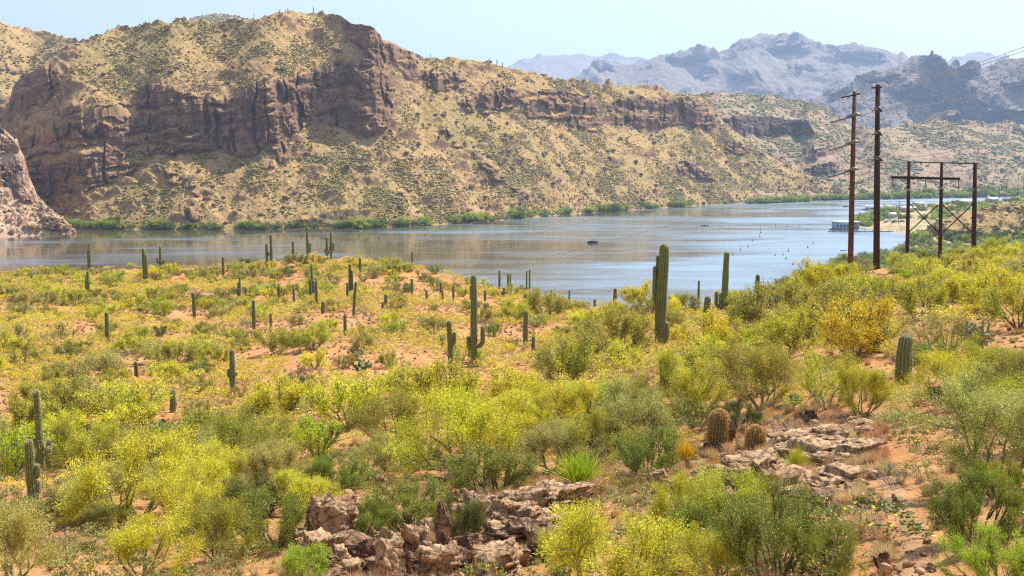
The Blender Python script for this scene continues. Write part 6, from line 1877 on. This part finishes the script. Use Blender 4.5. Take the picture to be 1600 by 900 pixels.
covered_dock(1356, 1396, 328.5, "white-roofed covered boat dock behind the tall poles")
def low_roof(x, y, w, lab, k):
    P = on_layer(SPIT, x, y); d = float(np.hypot(P[0], P[1])); L = w / FPX * d
    r = empty("shed", tuple(P), .1 * k); tag(r, lab, "shed", "low sheds at the marina")
    MB().box((0, 0, 1.6), (L * .94, 5, 3.2), bev=.1).build("wall", MAT_BEIGE, r)
    m = MB(); V = [(-L / 2, -3.2, 3.1), (L / 2, -3.2, 3.1), (L / 2, 0, 4.1), (-L / 2, 0, 4.1), (-L / 2, 3.2, 3.1), (L / 2, 3.2, 3.1)]
    m.add(V + [(a, b, c + .18) for a, b, c in V], [(0, 3, 2, 1), (3, 4, 5, 2), (6, 7, 8, 9), (9, 8, 11, 10), (0, 1, 7, 6), (4, 10, 11, 5), (0, 6, 9, 3), (3, 9, 10, 4), (1, 2, 8, 7), (2, 5, 11, 8)])
    m.build("roof", MAT_WHITE, r)
    for q in (-.3, 0, .3): MB().box((L * q, -2.53, 1.7), (L * .12, .08, 1.2)).build("window", MAT_GLASS, r)
low_roof(1415, 333, 22, "long low white-roofed shed left of the frame's left pole", 0); low_roof(1433, 326, 16, "small white-roofed shed just right of the frame's left pole", 1)
low_roof(1508, 321, 26, "pale blue-roofed building under the trees right of the frame's middle pole", 2); low_roof(1392, 346, 10, "small pale shed above the marina beach", -1); low_roof(1548, 319, 14, "pale shed right of the frame at the trees", 1)
def car(x, y, mat, lab, L_layer=SPIT):
    P = on_layer(L_layer, x, y); r = empty("parked_car", tuple(P), .15); tag(r, lab, "car", "cars parked at the marina")
    V, F = [], []
    prof = [(-2.2, .35), (-2.2, .85), (-1.5, .95), (-.9, 1.45), (.7, 1.5), (1.4, 1.0), (2.2, .85), (2.25, .35)]
    V = [(a, s * .85, b) for s in (-1, 1) for a, b in prof]
    F = [(i, i + 1, 8 + i + 1, 8 + i) for i in range(7)] + [(0, 8, 15, 7)]
    b = MB(); b.add(V, F); b.add(V[:8], [(0, 1, 6, 7), (1, 2, 5, 6), (2, 3, 4, 5)]); b.add(V[8:], [(0, 7, 6, 1), (1, 6, 5, 2), (2, 5, 4, 3)])
    b.build("body", mat, r)
    for a in (-1.35, 1.4):
        for s in (-1, 1): MB().tube([(a, s * .72, .34), (a, s * .9, .34)], .34, 10).build("wheel", MAT_NAVY, r)
    MB().box((-.1, 0, 1.2), (1.5, 1.74, .36)).build("windows", MAT_GLASS, r).name = "window_band"
for x, y, m, lab in ((1385, 351, MAT_WHITE, "white car parked at the marina beach behind the dark pole"), (1396, 352, MAT_NAVY, "dark car parked at the marina beach"), (1408, 350, MAT_GREY, "grey car parked on the pale marina lot"), (1498, 325, MAT_WHITE, "white car parked under the trees by the blue-roofed building"),
                     (1526, 324, MAT_BLUE, "blue car parked right of the blue-roofed building")):
    car(x, y, m, lab)
# palm and utility poles at the marina
def palm(x, y, hp, lab):
    P = on_layer(SPIT, x, y); d = float(np.hypot(P[0], P[1])); h = hp / FPX * d
    r = empty("palm_tree", tuple(P)); tag(r, lab, "palm tree")
    MB().tube([(0, 0, -.2), (.1, 0, h * .5), (0, 0, h * .82)], [.32, .26, .24], 8).build("trunk", MAT_BARK, r)
    rg = np.random.default_rng(5); V, F = [], []
    for k in range(34):
        a = rg.uniform(0, 6.28); el = rg.uniform(-.9, 1.2); L = h * .3
        q = []
        for s in np.linspace(0, 1, 5):
            rr = L * s * math.cos(el); zz = L * s * math.sin(el) - L * .35 * s * s
            q.append((rr * math.cos(a), rr * math.sin(a), h * .82 + zz))
        for s in range(4):
            w0, w1 = .26 * (1 - s / 4.5), .26 * (1 - (s + 1) / 4.5); pa, pb = (-math.sin(a), math.cos(a)), 0
            n = len(V); (x0, y0, z0), (x1, y1, z1) = q[s], q[s + 1]
            V += [(x0 - pa[0] * w0, y0 - pa[1] * w0, z0), (x0 + pa[0] * w0, y0 + pa[1] * w0, z0), (x1 + pa[0] * w1, y1 + pa[1] * w1, z1), (x1 - pa[0] * w1, y1 - pa[1] * w1, z1)]
            F.append((n, n + 1, n + 2, n + 3))
    o = link("crown", mk_mesh("crown", V, np.array(F), fattr={"rnd": np.full(len(F), .5), "flo": np.zeros(len(F))}, mats=[MAT_LEAF]), r); o["tint"] = [.12, .19, .05]
palm(1340, 351, 13, "single palm tree beside the blue boathouse")
for x, y0, y1, lay, lab in ((1588.5, 322, 276, SPIT, "thin distant utility pole at the right edge, taller one"), (1571, 322, 284, SPIT, "thin distant utility pole left of the taller edge one"), (1403, 352, 318, SPIT, "light pole standing at the marina beach"), (1378, 345, 322, SPIT, "thin pole beside the covered dock"),
                       (1560, 322, 290, SPIT, "shortest thin utility pole near the right edge")):
    P = on_layer(lay, x, y0); d = float(np.hypot(P[0], P[1])); h = (y0 - y1) / FPX * d
    r = empty("utility_pole", tuple(P)); tag(r, lab, "utility pole", "thin distant poles")
    MB().tube([(0, 0, -1), (0, 0, h)], [.22, .15], 6).build("pole", MAT_POLE, r)
    MB().box((0, -.2, h - .8), (2.6, .16, .2)).build("crossarm", MAT_POLE, r)
settle_labels()
